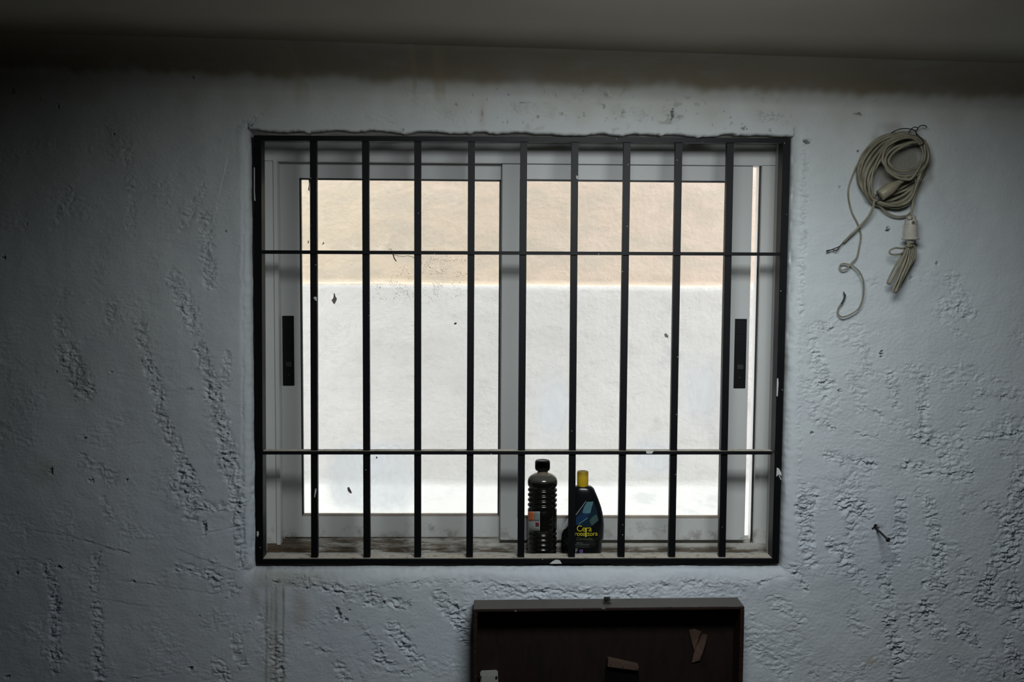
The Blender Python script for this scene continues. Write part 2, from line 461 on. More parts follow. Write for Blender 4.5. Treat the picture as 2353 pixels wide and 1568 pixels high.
for p in [(134,243,4,.004,.95,.7,1.6),(262,308,3.2,.003),(448,181,3.5,.003),(8,592,4.5,.004,.9,1,1.3),(117,1083,5,.004,.8,1,1.6),(209,1105,6,.003,.4),
          (437,893,6,.0005,.45,1.2,.9),(135,1304,7,.004,.9,1.4,.6),(38,1318,4,.003,.9),(30,210,5,.003,.6,1,1.4),(518,532,3,.002,.7),(130,854,2.6,.002,.6),(255,855,3.5,.003,.6),
          (470,1214,8,.005,.55,.8,1.7),(438,1538,6,.004,.8,1.2,.7),(225,1512,4,.003,.8),(16,1557,5,.003,.8,1.4,.7),(458,1416,2.5,.001,.7),(574,1434,2.5,.001,.7),
          (196,1008,4,.003,.8,1.4,.7),(520,1374,3,.001,.7),(290,1104,4,.003,.6),(307,1337,3.5,.002,.7),(166,1244,2.2,.002,.8),(575,290,5,.004,.7,1.4,.8),(93,228,2.5,.001,.5),(60,515,3,.002,.5),(128,1400,2.5,.001,.7),
          (555,1352,3.5,.001,.5)]:
    pit(*p)
# --- above the window
for b in [(560,290,600,270,24,.0018),(930,215,1000,240,30,.0012),(1180,240,1260,255,36,.0014),(1420,255,1470,262,34,.0022),(1535,250,1550,275,30,.0022),(1620,230,1640,260,22,.0014),
          (850,270,900,285,24,.0010),(1290,215,1400,220,40,.0012),(1750,265,1800,275,26,.0018),(1010,250,1060,280,24,.0012)]:
    band(*b)
for p in [(1545,262,6,.005,.8,.7,2.6),(1710,295,5,.003,.7,1.6,.8),(1855,326,7,.006,.85,1.5,.8),(1432,258,6,.003,.4),(1975,262,7,.003,.6,1.8,.5),(1200,236,4,.002,.5,1.5,.6),(1235,268,4,.002,.5),
          (1290,262,4,.002,.5),(1388,245,4,.002,.5,1,1.6),(1107,262,4,.001,.35,.8,3),(925,296,4,.002,.5),(1770,300,4,.002,.6),(1048,240,4,.001,.4)]:
    pit(*p)
rp_ = random.Random(5)
for _ in range(34):
    pit(rp_.uniform(1080, 1500), rp_.uniform(200, 285), rp_.uniform(1.8, 3.4), .0022, rp_.uniform(.1, .45), .7, 1.7)
for _ in range(14):
    pit(rp_.uniform(1600, 1830), rp_.uniform(215, 300), rp_.uniform(1.6, 3.0), .002, rp_.uniform(.1, .5), 1.0, 1.2)
# --- below the window
for g in [(625,1338,760,1352,.0028),(745,1345,800,1365,.0030),(760,1352,900,1345,.0022),(890,1338,1130,1338,.0026),(1120,1338,1210,1350,.0028),(1400,1352,1600,1335,.0022),(1210,1350,1420,1360,.0022),
          (1590,1338,1720,1345,.0026),(1715,1345,1835,1312,.0026),(1815,1295,1862,1362,.0030),(1500,1338,1560,1333,.0016),(695,1480,790,1505,.0022),(820,1425,880,1500,.0026),(860,1520,950,1555,.0020)]:
    gouge(g[0], g[1], g[2], g[3], g[4], 8, 6, 0, .5)
for b in [(850,1375,900,1390,30,.0026),(900,1440,930,1480,34,.0032),(925,1480,960,1520,34,.0032),(1010,1370,1050,1420,40,.0030),(1050,1410,1075,1470,40,.0032),(910,1385,940,1390,26,.0030),
          (780,1530,795,1568,30,.0026),(870,1510,900,1530,30,.0022),(800,1370,850,1365,26,.0022),(600,1420,650,1560,20,.0018),(1400,1358,1460,1365,22,.0018),(1120,1360,1250,1368,26,.0022),
          (1500,1355,1700,1362,26,.0016),(1780,1380,1830,1420,40,.0020),(1730,1480,1800,1540,50,.0020),(1230,1365,1360,1372,20,.0018),(680,1330,740,1345,24,.0020)]:
    band(*b)
for p in [(778,1410,9,.006,.30,.8,1.7),(795,1424,6,.005,.25),(848,1388,9,.004,.10,1.3,.7),(882,1386,4,.004,.7,.8,1.4),(705,1353,4,.003,.6,1.6,.7),(803,1402,3,.002,.6),(924,1545,5,.003,.5),(1745,1345,5,.002,.3)]:
    pit(*p)
# --- right of the window
for b in [(1866,780,1880,830,30,.0026),(1878,830,1900,880,40,.0028),(1885,880,1895,905,36,.0028),(1865,750,1905,755,24,.0022),(1985,800,1995,850,26,.0018),(2045,865,2060,930,28,.0026),
          (2122,870,2120,940,30,.0026),(2125,940,2130,1010,36,.0028),(1955,865,1975,905,30,.0020),(1860,1135,1850,1165,50,.0034),(1845,1165,1860,1290,36,.0030),(1935,1155,1990,1175,40,.0038),
          (2070,1150,2068,1240,28,.0036),(2135,1160,2165,1310,36,.0038),(2345,1090,2325,1290,46,.0040),(2290,1290,2275,1340,40,.0036),(2270,1340,2255,1380,40,.0034),(1960,1185,1950,1225,30,.0022),
          (2030,1330,2045,1365,32,.0036),(2035,1300,2040,1310,26,.0028),(1940,1300,1980,1330,40,.0024),(2130,1400,2160,1460,40,.0036),(2045,1430,2062,1510,34,.0036),(2100,1430,2110,1470,26,.0026),
          (2215,1450,2240,1475,36,.0034),(1960,1420,1980,1450,40,.0020),(2270,1160,2300,1180,30,.0030),(2060,1530,2050,1568,30,.0026),(1850,870,1870,960,24,.0016),(2200,1270,2100,1300,30,.0016),
          (1850,320,1840,720,16,.0016),(2060,1290,2050,1240,24,.0028),(2320,1480,2353,1550,40,.0030),(2190,1520,2210,1540,26,.0022),(2330,1350,2353,1440,40,.0028),(1905,1050,1930,1060,24,.0026),
          (2200,1310,2240,1320,20,.002),(2130,1340,2170,1350,30,.0026),(1910,1250,1945,1275,34,.0030),(1975,640,2010,650,24,.0010),(2190,640,2230,720,40,.0014),(2170,690,2230,725,26,.0020)]:
    band(*b)
for g in [(1955,928,2036,956,.0030),(1878,962,1924,984,.0050),(1962,994,2022,1010,.0040),(1893,1033,1945,1052,.0046),(1940,1050,2024,1068,.0050),(2052,1072,2120,1076,.0046),(2080,1064,2148,1072,.0044),
          (2110,1084,2240,1086,.0054),(2158,1050,2224,1044,.0040),(1870,1097,1960,1108,.0026),(1945,1114,2026,1118,.0036),(2098,1002,2160,1020,.0040),(2150,1016,2215,1014,.0032),(2232,906,2353,910,.0048),
          (2238,1008,2300,1003,.0040),(2290,1000,2353,990,.0050),(2300,1042,2353,1048,.0044),(2100,1128,2132,1142,.0050),(2202,1144,2244,1134,.0034),(1905,1256,1946,1262,.0050),(2295,1208,2340,1212,.0050),
          (2280,1260,2325,1275,.0044),(2200,1290,2244,1284,.0030),(2200,1334,2244,1326,.0040),(2206,1368,2240,1360,.0040),(2195,1410,2235,1398,.0036),(2265,1392,2353,1388,.0056),(2090,1418,2150,1404,.0040),
          (2120,1340,2172,1342,.0034),(2050,1488,2072,1490,.0056),(2060,1504,2140,1506,.0022),(2120,1380,2165,1392,.0040),(1960,1396,2025,1386,.0022),(2010,946,2018,950,.002),(2170,710,2230,708,.0022),
          (2190,990,2240,975,.0024),(2200,944,2260,940,.0026),(2300,962,2353,955,.0032),(1855,1548,1885,1550,.0034),(2050,1560,2100,1556,.002),(2200,1460,2250,1440,.0026),(2300,1436,2340,1428,.0026),
          (2258,868,2240,866,.001),(2140,840,2190,842,.0010),(2070,834,2120,842,.0016),(1890,755,1920,757,.0020),(2155,720,2185,728,.0022)]:
    gouge(g[0], g[1], g[2], g[3], g[4]*.85, 8, 6, 0, .45)
for c in [(2000,1065,2045,1070,.001),(1940,1218,1998,1218,.0018),(2075,1500,2150,1504,.001),(1900,1230,1990,1220,.001)]:
    crease(*c)
for p in [(2027,815,5.5,.005,.95,.9,1.3),(1929,899,4.5,.004,.8),(1866,995,4.5,.004,.7),(2041,527,5.5,.005,.95,1.1,.9),(2152,606,5,.003,.6),(2093,638,4.5,.003,.5,.8,1.4),(2012,1214,8,.006,.85,.9,.9),
          (1972,348,3,.002,.9),(1930,430,4,.002,.5),(2222,884,2.5,.002,.6),(2308,1553,4,.003,.8,.7,2.0),(1976,1170,4,.003,.7,1.5,.7),(2053,1488,5,.003,.5,1.6,.6),(2335,96,3,.001,.3),(1962,861,3.5,.002,.4,1.3,.6)]:
    pit(*p)

# rounded, recessed lips round the opening
dl = OX0 - XX; dr = XX - OX1; db = OZ0 - ZZ; dt = ZZ - OZ1
wob = .004*perlin(PX/60, PY/60, 71) + .0015*perlin(PX/14, PY/14, 72)
dxo = np.maximum(np.maximum(dl, dr), 0); 
def lip(d, r, depth):
    q = np.clip(1-(d)/r, 0, 1); return depth*(1-np.sqrt(np.clip(1-q*q, 0, 1)))
inz = (ZZ > OZ0-.05) & (ZZ < OZ1+.01); inx = (XX > OX0-.01) & (XX < OX1+.01)
dside = np.where(dl > 0, dl, dr); 
L1 = np.where(dl >= 0, lip(np.hypot(np.maximum(dl, 0), np.maximum(np.maximum(db, dt), 0)) + wob*sstep(0, .004, dl), .026, .024), 0)
L2 = np.where(dr >= 0, lip(np.hypot(np.maximum(dr, 0), np.maximum(np.maximum(db, dt), 0)) + wob*sstep(0, .004, dr), .030, .024), 0)
L3 = np.where(db >= 0, lip(np.hypot(np.maximum(db, 0), np.maximum(np.maximum(dl, dr), 0)) + wob*sstep(0, .004, db), .044, .024), 0)
L4 = np.where(dt >= 0, lip(dt + np.abs(wob), .007, .010)*(1-sstep(0, .02, np.maximum(dl, dr))), 0)
LIP = np.maximum(np.maximum(L1, L2), np.maximum(L3, L4))
# trowelled return strip around the opening is smoother
near = np.hypot(np.maximum(np.maximum(dl, dr), 0), np.maximum(np.maximum(db, dt), 0))
H *= 1.55*(.25 + .75*sstep(.008, .034, near))
# ridge where the wall coat stops short of the smoothed edge
rid = np.exp(-((PX-558-3*perlin(PY/40, PY/90, 81))/3.2)**2)*sstep(330, 500, PY)*(1-sstep(1280, 1300, PY))
H += -.0018*rid*(.6+.8*np.abs(perlin(PX/8, PY/12, 82)))
rid2 = np.exp(-((PX-1838-5*perlin(PY/50, PY/90, 83))/6)**2)*sstep(330, 400, PY)*(1-sstep(1290, 1310, PY))
H += .0016*rid2*(CR + .3)
H *= 1-.65*sstep(zc-RC-.10, zc-RC, ZZ)-.35*sstep(zc-RC, zc-.01, ZZ)
Yd = YY + H*(-1)*(-NY) * 1.0
Zd = ZZ + H*NZ
Yd = YY - H*(-NY)      # bumps stand out towards the room (-y)
Yd = Yd + LIP
# wavy outline of the opening: shift the rows next to it a little
k = np.exp(-near/.03)*(near < .09)
jx = .0022*perlin(PY/70, PX/200, 91) + .0008*perlin(PY/15, PX/200, 92)
jz = .0020*perlin(PX/80, PY/200, 93) + .0010*perlin(PX/14, PY/200, 94)
Xd = XX + jx*k*((dl > -1e-6) | (dr > -1e-6))
dripz = -.0035*np.clip(perlin(PX/22, PY/400, 95)-.15, 0, 1) + .003*perlin(PX/60, PY/400, 96)
sidefade = np.exp(-np.maximum(np.maximum(dl, dr), 0)/.008)
Zd = Zd + sidefade*(np.where(dt > -1e-6, (jz+dripz*1.6)*np.exp(-np.maximum(dt, 0)/.012), 0) + np.where(db > -1e-6, jz*np.exp(-np.maximum(db, 0)/.03), 0))

# paint colour: bluish whitewash, brown ceiling colour lapping onto the top, run-off stains
base = np.stack([np.full_like(XX, .60), np.full_like(XX, .645), np.full_like(XX, .665)], -1)
def lay(col, m):
    global base
    m = np.clip(m, 0, 1)[..., None]; base = base*(1-m) + np.array(col)*m
lay((.56, .62, .71), .7*sstep(700, 1300, PY)*(.55+.5*perlin(PX/300, PY/260, 101)))
lay((.62, .64, .60), .6*sstep(600, 250, PY))
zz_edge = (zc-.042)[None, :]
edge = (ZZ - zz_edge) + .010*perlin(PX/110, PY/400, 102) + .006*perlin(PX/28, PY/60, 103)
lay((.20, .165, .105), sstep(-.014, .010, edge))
lay((.15, .125, .08), .6*sstep(-.05, -.02, ZZ-zc[None, :]))  # darkness of the ceiling crease painted in once more
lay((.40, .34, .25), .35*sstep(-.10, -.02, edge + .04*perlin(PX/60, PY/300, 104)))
drip = sstep(.25, .6, perlin(PX/30, PY/300, 105))*sstep(600, 720, PX)*sstep(1150, 950, PX)*sstep(255, 185, PY)
lay((.33, .26, .16), .65*drip)
def streak(x, w_, y0, y1, a, col=(.20, .17, .11)):
    lay(col, a*np.exp(-((PX-x-2*perlin(PY/60, PY/300, 110))/w_)**2)*sstep(y0-10, y0+25, PY)*sstep(y1+30, y1-40, PY)*(.75+.5*perlin(PX/12, PY/40, 111)))
streak(586, 9, 1345, 1410, .55, (.33, .30, .22))
streak(612, 3, 1340, 1700, .55); streak(634, 3.5, 1340, 1700, .75); streak(651, 2.6, 1340, 1700, .75); streak(630, 20, 1340, 1700, .38, (.38, .36, .27)); streak(623, 2, 1340, 1700, .4)
lay((.40, .35, .29), .55*np.exp(-(((PX-690)/22)**2+((PY-1400)/48)**2)**1.5))
lay((.36, .36, .28), .5*sstep(1360, 1335, PY)*sstep(1300, 1320, PY)*sstep(560, 600, PX)*sstep(900, 650, PX))
lay((.42, .34, .24), .6*np.exp(-(((PX-2000)/14)**2+((PY-1521)/8)**2)))
lay((.36, .40, .33), .45*np.exp(-(((PX-175)/34)**2+((PY-868)/48)**2)))
lay((.34, .38, .30), .5*np.exp(-(((PX-105)/30)**2+((PY-1085)/26)**2)))
lay((.44, .34, .27), .4*np.exp(-(((PX-1108)/7)**2+((PY-265)/28)**2)))
lay((.15, .13, .10), .5*np.exp(-(((PX-2020)/10)**2+((PY-1210)/5)**2)))
lay((.30, .28, .24), .55*sstep(.25, .6, perlin(PX/18, PY/14, 120))*sstep(.1, .4, perlin(PX/130, PY/90, 121))*sstep(340, 280, PY)*sstep(180, 215, PY)*sstep(1100, 1250, PX)*sstep(1850, 1650, PX))
lay((.30, .29, .24), .5*sstep(.3, .6, perlin(PX/14, PY/14, 122))*sstep(1295, 1310, PY)*sstep(1350, 1330, PY)*sstep(560, 600, PX)*sstep(800, 680, PX))
lay((.17, .15, .11), .85*sstep(1.25, .55, np.hypot((PX-2056)/78, (PY-388)/88) + .25*perlin(PX/30, PY/34, 130)))  # dark patch painted behind the coil for the shadow and dirt inside it
lay((.02, .02, .02), DK)  # pits painted near black, the shade of their holes included

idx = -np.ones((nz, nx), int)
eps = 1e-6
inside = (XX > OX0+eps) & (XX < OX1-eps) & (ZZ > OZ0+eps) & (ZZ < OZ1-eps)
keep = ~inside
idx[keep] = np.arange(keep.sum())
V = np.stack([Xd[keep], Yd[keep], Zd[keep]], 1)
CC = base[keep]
q = np.stack([idx[:-1, :-1], idx[:-1, 1:], idx[1:, 1:], idx[1:, :-1]], -1).reshape(-1, 4)
cxm = ((gx[:-1]+gx[1:])/2)[None, :].repeat(nz-1, 0).reshape(-1)
czm = ((ZZ[:-1, :-1]+ZZ[1:, :-1])/2).reshape(-1)
hole = (cxm > OX0) & (cxm < OX1) & (czm > OZ0) & (czm < OZ1)
q = q[(q.min(1) >= 0) & ~hole]
# reveal: the opening runs back through the wall
ix0 = int(np.argmin(abs(gx-OX0))); ix1 = int(np.argmin(abs(gx-OX1)))
iz0 = int(np.argmin(abs(gz-OZ0))); iz1 = int(np.argmin(abs(gz-OZ1)))
loop = [idx[iz0, i] for i in range(ix0, ix1)] + [idx[i, ix1] for i in range(iz0, iz1)] + [idx[iz1, i] for i in range(ix1, ix0, -1)] + [idx[i, ix0] for i in range(iz1, iz0, -1)]
loop = np.array(loop)
extraV = []; extraC = []; extraQ = []
prev = loop; base_n = len(V)
n = len(loop)
lv = V[loop].copy()
clean = lv.copy(); clean[:, 0] = np.clip(np.where(abs(lv[:, 0]-OX0) < .012, OX0, np.where(abs(lv[:, 0]-OX1) < .012, OX1, lv[:, 0])), OX0, OX1)
for j, yy in enumerate([.02, .05, .09, .13, .165, .22, .30]):
    tt = min(1, j/2)
    ring = lv*(1-tt) + clean*tt; ring[:, 1] = yy
    ring = ring.copy()
    extraV.append(ring); extraC.append(np.tile([[.50, .50, .47]], (n, 1)))
    cur = base_n + j*n + np.arange(n)
    extraQ.append(np.stack([prev, np.roll(prev, -1), np.roll(cur, -1), cur], 1)); prev = cur
V = np.concatenate([V]+extraV); CC = np.concatenate([CC]+extraC); q = np.concatenate([q]+extraQ)
# outside face of the wall
o0 = len(V)
corner = [(-1.7, .30, 0), (3.1, .30, 0), (3.1, .30, 3.6), (-1.7, .30, 3.6), (OX0, .30, OZ0), (OX1, .30, OZ0), (OX1, .30, OZ1), (OX0, .30, OZ1)]
V = np.concatenate([V, np.array(corner)]); CC = np.concatenate([CC, np.tile([[.5, .5, .48]], (8, 1))])
q = np.concatenate([q, o0+np.array([[0, 4, 5, 1], [1, 5, 6, 2], [2, 6, 7, 3], [3, 7, 4, 0]])])
me = bpy.data.meshes.new('wall_window')
me.vertices.add(len(V)); me.vertices.foreach_set('co', V.astype(np.float32).ravel())
me.loops.add(len(q)*4); me.loops.foreach_set('vertex_index', q.astype(np.int32).ravel())
me.polygons.add(len(q)); me.polygons.foreach_set('loop_start', (np.arange(len(q))*4).astype(np.int32))
me.polygons.foreach_set('use_smooth', np.ones(len(q), bool))
me.update(calc_edges=True)
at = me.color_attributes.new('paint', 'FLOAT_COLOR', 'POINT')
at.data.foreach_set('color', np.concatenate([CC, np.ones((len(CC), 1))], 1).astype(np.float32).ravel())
at = me.attributes.new('rough', 'FLOAT', 'POINT')
at.data.foreach_set('value', np.concatenate([np.clip(MK[keep], 0, 1), np.zeros(len(V)-int(keep.sum()))]).astype(np.float32))
me.materials.append(M_PLASTER)
wall = bpy.data.objects.new('wall_window', me); COL.objects.link(wall); tag(wall, kind='structure')

def mat_alu_dirty():
    t = NT('grimy_window_track')
    x, y, z = t.sep(t.pos())
    n = t.noise(60, 6, .72, t.scalevec(t.pos(), (.22, 1, 1.3)))
    lft = t.ramp(x, .9, .05)
    g = t.ramp(t.math('ADD', n, t.math('MULTIPLY', lft, .13)), .50, .72)
    c = t.mix(t.noise(6, 3), (.46, .44, .39), (.58, .57, .54))
    c = t.mix(t.math('MULTIPLY', g, .88), c, (.11, .08, .05))
    zlow = P(1000, 1263, .15).z
    rim = t.math('MULTIPLY', t.ramp(t.math('ADD', z, t.math('MULTIPLY', t.noise(25, 5, .7), .012)), zlow+.019, zlow+.007), t.ramp(n, .36, .52))
    c = t.mix(t.math('MULTIPLY', rim, .85), c, (.085, .058, .03))
    x0_ = OX0
    corner_ = t.math('MULTIPLY', t.ramp(t.math('ADD', x, t.math('MULTIPLY', n, .12)), x0_+.22, x0_+.07), .85)
    c = t.mix(corner_, c, (.10, .07, .04))
    return t.done(t.bsdf(c, .65, 0, t.bump(n, .3, .002), .3))
M_TRACK = mat_alu_dirty()

# ------------------------------------------------------------------ rest of the room
RX0, RX1, RYB = -1.7, 3.1, -4.4
bm = bmesh.new()
yy = [YW, HY1, HY0, RYB]; xx = [RX0, HX0, HX1, RX1]
vv = {}
for i, x in enumerate(xx):
    for j, y in enumerate(yy):
        vv[i, j] = bm.verts.new((x, y, zceil(x)+.0003))
for i in range(3):
    for j in range(3):
        if (i, j) == (1, 1): continue
        bm.faces.new((vv[i, j], vv[i+1, j], vv[i+1, j+1], vv[i, j+1]))
# shaft of the made-up hatch that frames the added light
ring = [(HX0, HY1), (HX1, HY1), (HX1, HY0), (HX0, HY0)]
for k in range(4):
    (xa, ya), (xb, yb) = ring[k], ring[(k+1) % 4]
    bm.faces.new([bm.verts.new(p) for p in ((xa, ya, zceil(xa)), (xb, yb, zceil(xb)), (xb, yb, 2.5), (xa, ya, 2.5))])
bm.faces.new([bm.verts.new((a, b, 2.5)) for a, b in ring])
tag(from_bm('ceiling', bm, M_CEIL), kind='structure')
def plane(name, pts, mat):
    bm = bmesh.new(); bm.faces.new([bm.verts.new(p) for p in pts]); return tag(from_bm(name, bm, mat), kind='structure')
plane('floor', [(RX0, 0, 0), (RX1, 0, 0), (RX1, RYB, 0), (RX0, RYB, 0)], M_FLOOR)
plane('wall_left', [(RX0, 0.3, 0), (RX0, RYB, 0), (RX0, RYB, 2.4), (RX0, 0.3, 2.4)], M_ROOM)
plane('wall_right', [(RX1, 0.3, 0), (RX1, RYB, 0), (RX1, RYB, 2.4), (RX1, 0.3, 2.4)], M_ROOM)
plane('wall_rear', [(RX0, RYB, 0), (RX1, RYB, 0), (RX1, RYB, 2.4), (RX0, RYB, 2.4)], M_ROOM)

# ------------------------------------------------------------------ outside: the wall across the light well
def mat_outside():
    t = NT('painted_render')
    x, y, z = t.sep(t.pos())
    n = t.noise(1.8, 5, .6); n2 = t.noise(16, 5, .6); n3 = t.noise(60, 3)
    ledge = P(1176, 655, 1.22).z
    up = t.ramp(z, ledge-.006, ledge-.001)
    cream = t.mix(t.ramp(x, -.2, 1.8), (.70, .585, .46), (.70, .57, .49))
    cream = t.mix(t.math('MULTIPLY', t.ramp(t.noise(7, 6, .65, t.scalevec(t.pos(), (.6, 1, 1.5)), .4), .42, .62), .75), cream, (.60, .525, .44))
    cream = t.mix(t.math('MULTIPLY', t.ramp(n2, .55, .75), .6), cream, (.80, .70, .60))
    pink = t.ramp(t.math('ADD', t.noise(7, 4), t.math('MULTIPLY', t.ramp(z, 1.7, 2.0), .15)), .56, .75)
    cream = t.mix(t.math('MULTIPLY', pink, .4), cream, (.76, .60, .53))
    grey = t.mix(n, (.65, .625, .62), (.71, .69, .685))
    low = t.ramp(t.math('ADD', z, t.math('MULTIPLY', t.noise(3, 4), .25)), 1.02, .80)
    grey = t.mix(t.math('MULTIPLY', low, .8), grey, (.66, .655, .625))
    patch = t.math('MULTIPLY', t.ramp(t.noise(5, 4, .6), .56, .70), t.ramp(x, .5, 1.3))
    grey = t.mix(t.math('MULTIPLY', patch, .45), grey, (.42, .43, .45))
    c = t.mix(up, grey, cream)
    c = t.mix(t.math('MULTIPLY', t.ramp(t.noise(24, 6, .7, t.scalevec(t.pos(), (.7, 1, 1.4)), .5), .50, .72), .22), c, (.42, .40, .37))
    h = t.math('ADD', t.math('MULTIPLY', n2, .8), t.math('MULTIPLY', n3, .3))
    return t.done(t.bsdf(c, .85, 0, t.bump(h, .9, .008), .2))
M_OUT = mat_outside()
M_GROUND = mat_simple('pale_screed', (.86, .85, .80), .85, 0, .08, 8, .3)
ledge = P(1176, 655, 1.22).z; foot = P(1176, 1115, 1.19).z
bm = bmesh.new()
prof = [(1.262, 3.4), (1.252, ledge+.25), (1.250, ledge+.02), (1.249, ledge+.005), (1.246, ledge+.002), (1.222, ledge), (1.218, ledge-.003), (1.217, ledge-.02), (1.214, ledge-.3), (1.20, foot), (1.10, foot-.045), (.98, foot-.075), (.7, foot-.09), (.30, foot-.10)]
# finely divided so that the render is gently uneven
xs = np.linspace(-1.6, 3.3, 246)
pp = []
for (a, b), (c, d) in zip(prof[:-1], prof[1:]):
    nn = max(1, int(math.hypot(a-c, b-d)/.02))
    for kk in range(nn): pp.append((a+(c-a)*kk/nn, b+(d-b)*kk/nn))
pp.append(prof[-1]); pp = np.array(pp)
GX, GI = np.meshgrid(xs, np.arange(len(pp)))
GY = pp[GI, 0]; GZ = pp[GI, 1]
GY = GY + .006*perlin(GX*2.2, GZ*2.6, 201) + .0025*perlin(GX*9, GZ*9, 202)
GZ = GZ + .004*perlin(GX*3, GX*0+.3, 203)
VV = np.stack([GX, GY, GZ], -1).reshape(-1, 3); nxx = len(xs)
qi = np.arange(VV.shape[0]).reshape(len(pp), nxx)
Q = np.stack([qi[:-1, :-1], qi[:-1, 1:], qi[1:, 1:], qi[1:, :-1]], -1).reshape(-1, 4)
me = bpy.data.meshes.new('wall_outside'); me.from_pydata(VV.tolist(), [], Q.tolist())
for p in me.polygons: p.use_smooth = True
me.materials.append(M_OUT)
tag(bpy.data.objects.new('wall_outside', me), kind='structure'); COL.objects.link(bpy.data.objects['wall_outside'])
bm.free()

# ------------------------------------------------------------------ sliding window
win = empty('window_1', (X(1176, 1250, .15), .15, OZ0)); tag(win, kind='structure')
YF, YS1, YS2 = .150, .162, .186      # frame front, inner (right) sash front, outer (left) sash front
bm = bmesh.new()
x_l = X(641, 800, YF); x_r = P(1742, 800, YF).x
z_h = P(900, 373, YF).z
z_t = P(1000, 1249, YF).z
oz1 = OZ1+.004
add_box(bm, OX0-.004, X(634, 800, YF), YF, .215, OZ0, oz1, .001)           # left jamb
add_box(bm, X(632, 800, YF), x_l, YF-.004, .215, z_t-.004, z_h+.003, .001)   # its raised fillet
add_box(bm, x_r, OX1+.004, YF, .215, OZ0, oz1, .001)                        # right jamb
add_box(bm, x_r+.012, x_r+.015, YF-.002, YF+.003, z_t, z_h, .0005)
add_box(bm, OX0-.004, OX1+.004, YF-.001, .215, z_h, oz1, .001)               # head
from_bm('frame', bm, M_ALU, win)
bm = bmesh.new()
add_box(bm, OX0-.004, OX1+.004, YF, .215, OZ0, z_t-.012, .001)
add_box(bm, OX0, OX1, YF-.001, YF+.003, OZ0, z_t, .0008)                       # front lip
add_box(bm, OX0, OX1, YF+.031, YF+.034, OZ0+.002, z_t+.005, .0006)             # rail between the tracks
add_box(bm, OX0, OX1, YF+.060, YF+.064, OZ0+.002, z_t+.006, .0006)
add_box(bm, OX0, OX1, YF-.010, YF, OZ0, OZ0+.006, .001)
from_bm('track', bm, M_TRACK, win)
bm = bmesh.new(); add_box(bm, P(1735, 800, .168).x, P(1742.5, 800, .168).x, .165, .171, z_t, z_h); from_bm('brush_seal', bm, M_BLACK, win)

def sash(y0, th, L, Rr, T, B, gl, gr, gt, gb, name, handle=None):
    """outer outline L,Rr,T,B and glass outline gl,gr,gt,gb in metres"""
    s = bpy.data.objects.new(name, None); COL.objects.link(s); s.parent = win; s.location = Vector((L, y0, B)) - root_loc(win)
    bm = bmesh.new()
    add_box(bm, L, gl, y0, y0+th, B, T, .0012)
    add_box(bm, gr, Rr, y0, y0+th, B, T, .0012)
    add_box(bm, gl-.0005, gr+.0005, y0+.0006, y0+th-.0006, gt, T, .0008)
    add_box(bm, gl-.0005, gr+.0005, y0+.0006, y0+th-.0006, B, gb, .0008)
    from_bm('sash_frame', bm, M_ALU, s)
    bm = bmesh.new(); g = .0042
    add_box(bm, gl, gl+g, y0+.002, y0+th-.002, gb, gt)
    add_box(bm, gr-g, gr, y0+.002, y0+th-.002, gb, gt)
    add_box(bm, gl, gr, y0+.002, y0+th-.002, gt-g, gt)
    from_bm('gasket', bm, M_BLACK, s)
    bm = bmesh.new(); add_box(bm, gl+.001, gr-.001, y0+.001, y0+th-.002, gb-.001, gb+.006, .0012)
    from_bm('glazing_bead', bm, M_BEAD, s)
    bm = bmesh.new(); add_box(bm, gl+.001, gr-.001, y0+th*.5-.001, y0+th*.5+.001, gb, gt)
    from_bm('glass_pane', bm, M_GLASS, s)
    if handle:
        hx0, hx1, hz0, hz1 = handle
        bm = bmesh.new()
        # recessed pull: a shallow dish with a raised rim
        add_box(bm, hx0, hx1, y0-.0012, y0+.004, hz0, hz1, .0008)
        w_ = hx1-hx0
        for (a, b, c, d) in ((hx0, hx0+.003, hz0, hz1), (hx1-.003, hx1, hz0, hz1), (hx0, hx1, hz0, hz0+.003), (hx0, hx1, hz1-.003, hz1)):
            add_box(bm, a, b, y0-.0035, y0+.001, c, d, .0008)
        add_box(bm, hx0+.003, hx1-.003, y0-.0030, y0, hz1-(hz1-hz0)*.22, hz1-(hz1-hz0)*.20, .0005)
        from_bm('pull_handle', bm, M_HANDLE, s)
        bm = bmesh.new(); add_box(bm, hx0+.008, hx0+w_*.78, y0-.006, y0, hz0+(hz1-hz0)*.27, hz0+(hz1-hz0)*.34, .0012)
        add_lathe(bm, ((hx0+hx1)/2, y0, hz0+(hz1-hz0)*.15), [(.0022, 0), (.0022, .0025)], 12, (0, -1, 0))
        from_bm('latch', bm, mat_simple('dark_grey_latch', (.035, .035, .032), .4), s)
    return s
y = YS2; a = lambda px, py=800: P(px, py, YS2).x
# outer, left sash
SASH = [sash(YS2, .018, a(644), a(1168), P(900, 366, y).z, P(1000, 1235, y).z, a(690.5), a(1149), P(900, 411, y).z, P(900, 1187, y).z, 'sash',
     (P(650, 800, y).x, P(676, 800, y).x, P(662, 886, y).z, P(662, 726, y).z))]
y = YS1; a = lambda px, py=800: P(px, py, YS1).x
SASH.append(sash(YS1, .020, a(1152), a(1721), P(1450, 366, y).z, P(1450, 1242, y).z, a(1191.5), a(1664), P(1450, 414, y).z, P(1450, 1192, y).z, 'sash',
     (P(1687, 812, y).x, P(1714, 812, y).x, P(1700, 892, y).z, P(1700, 733, y).z)))

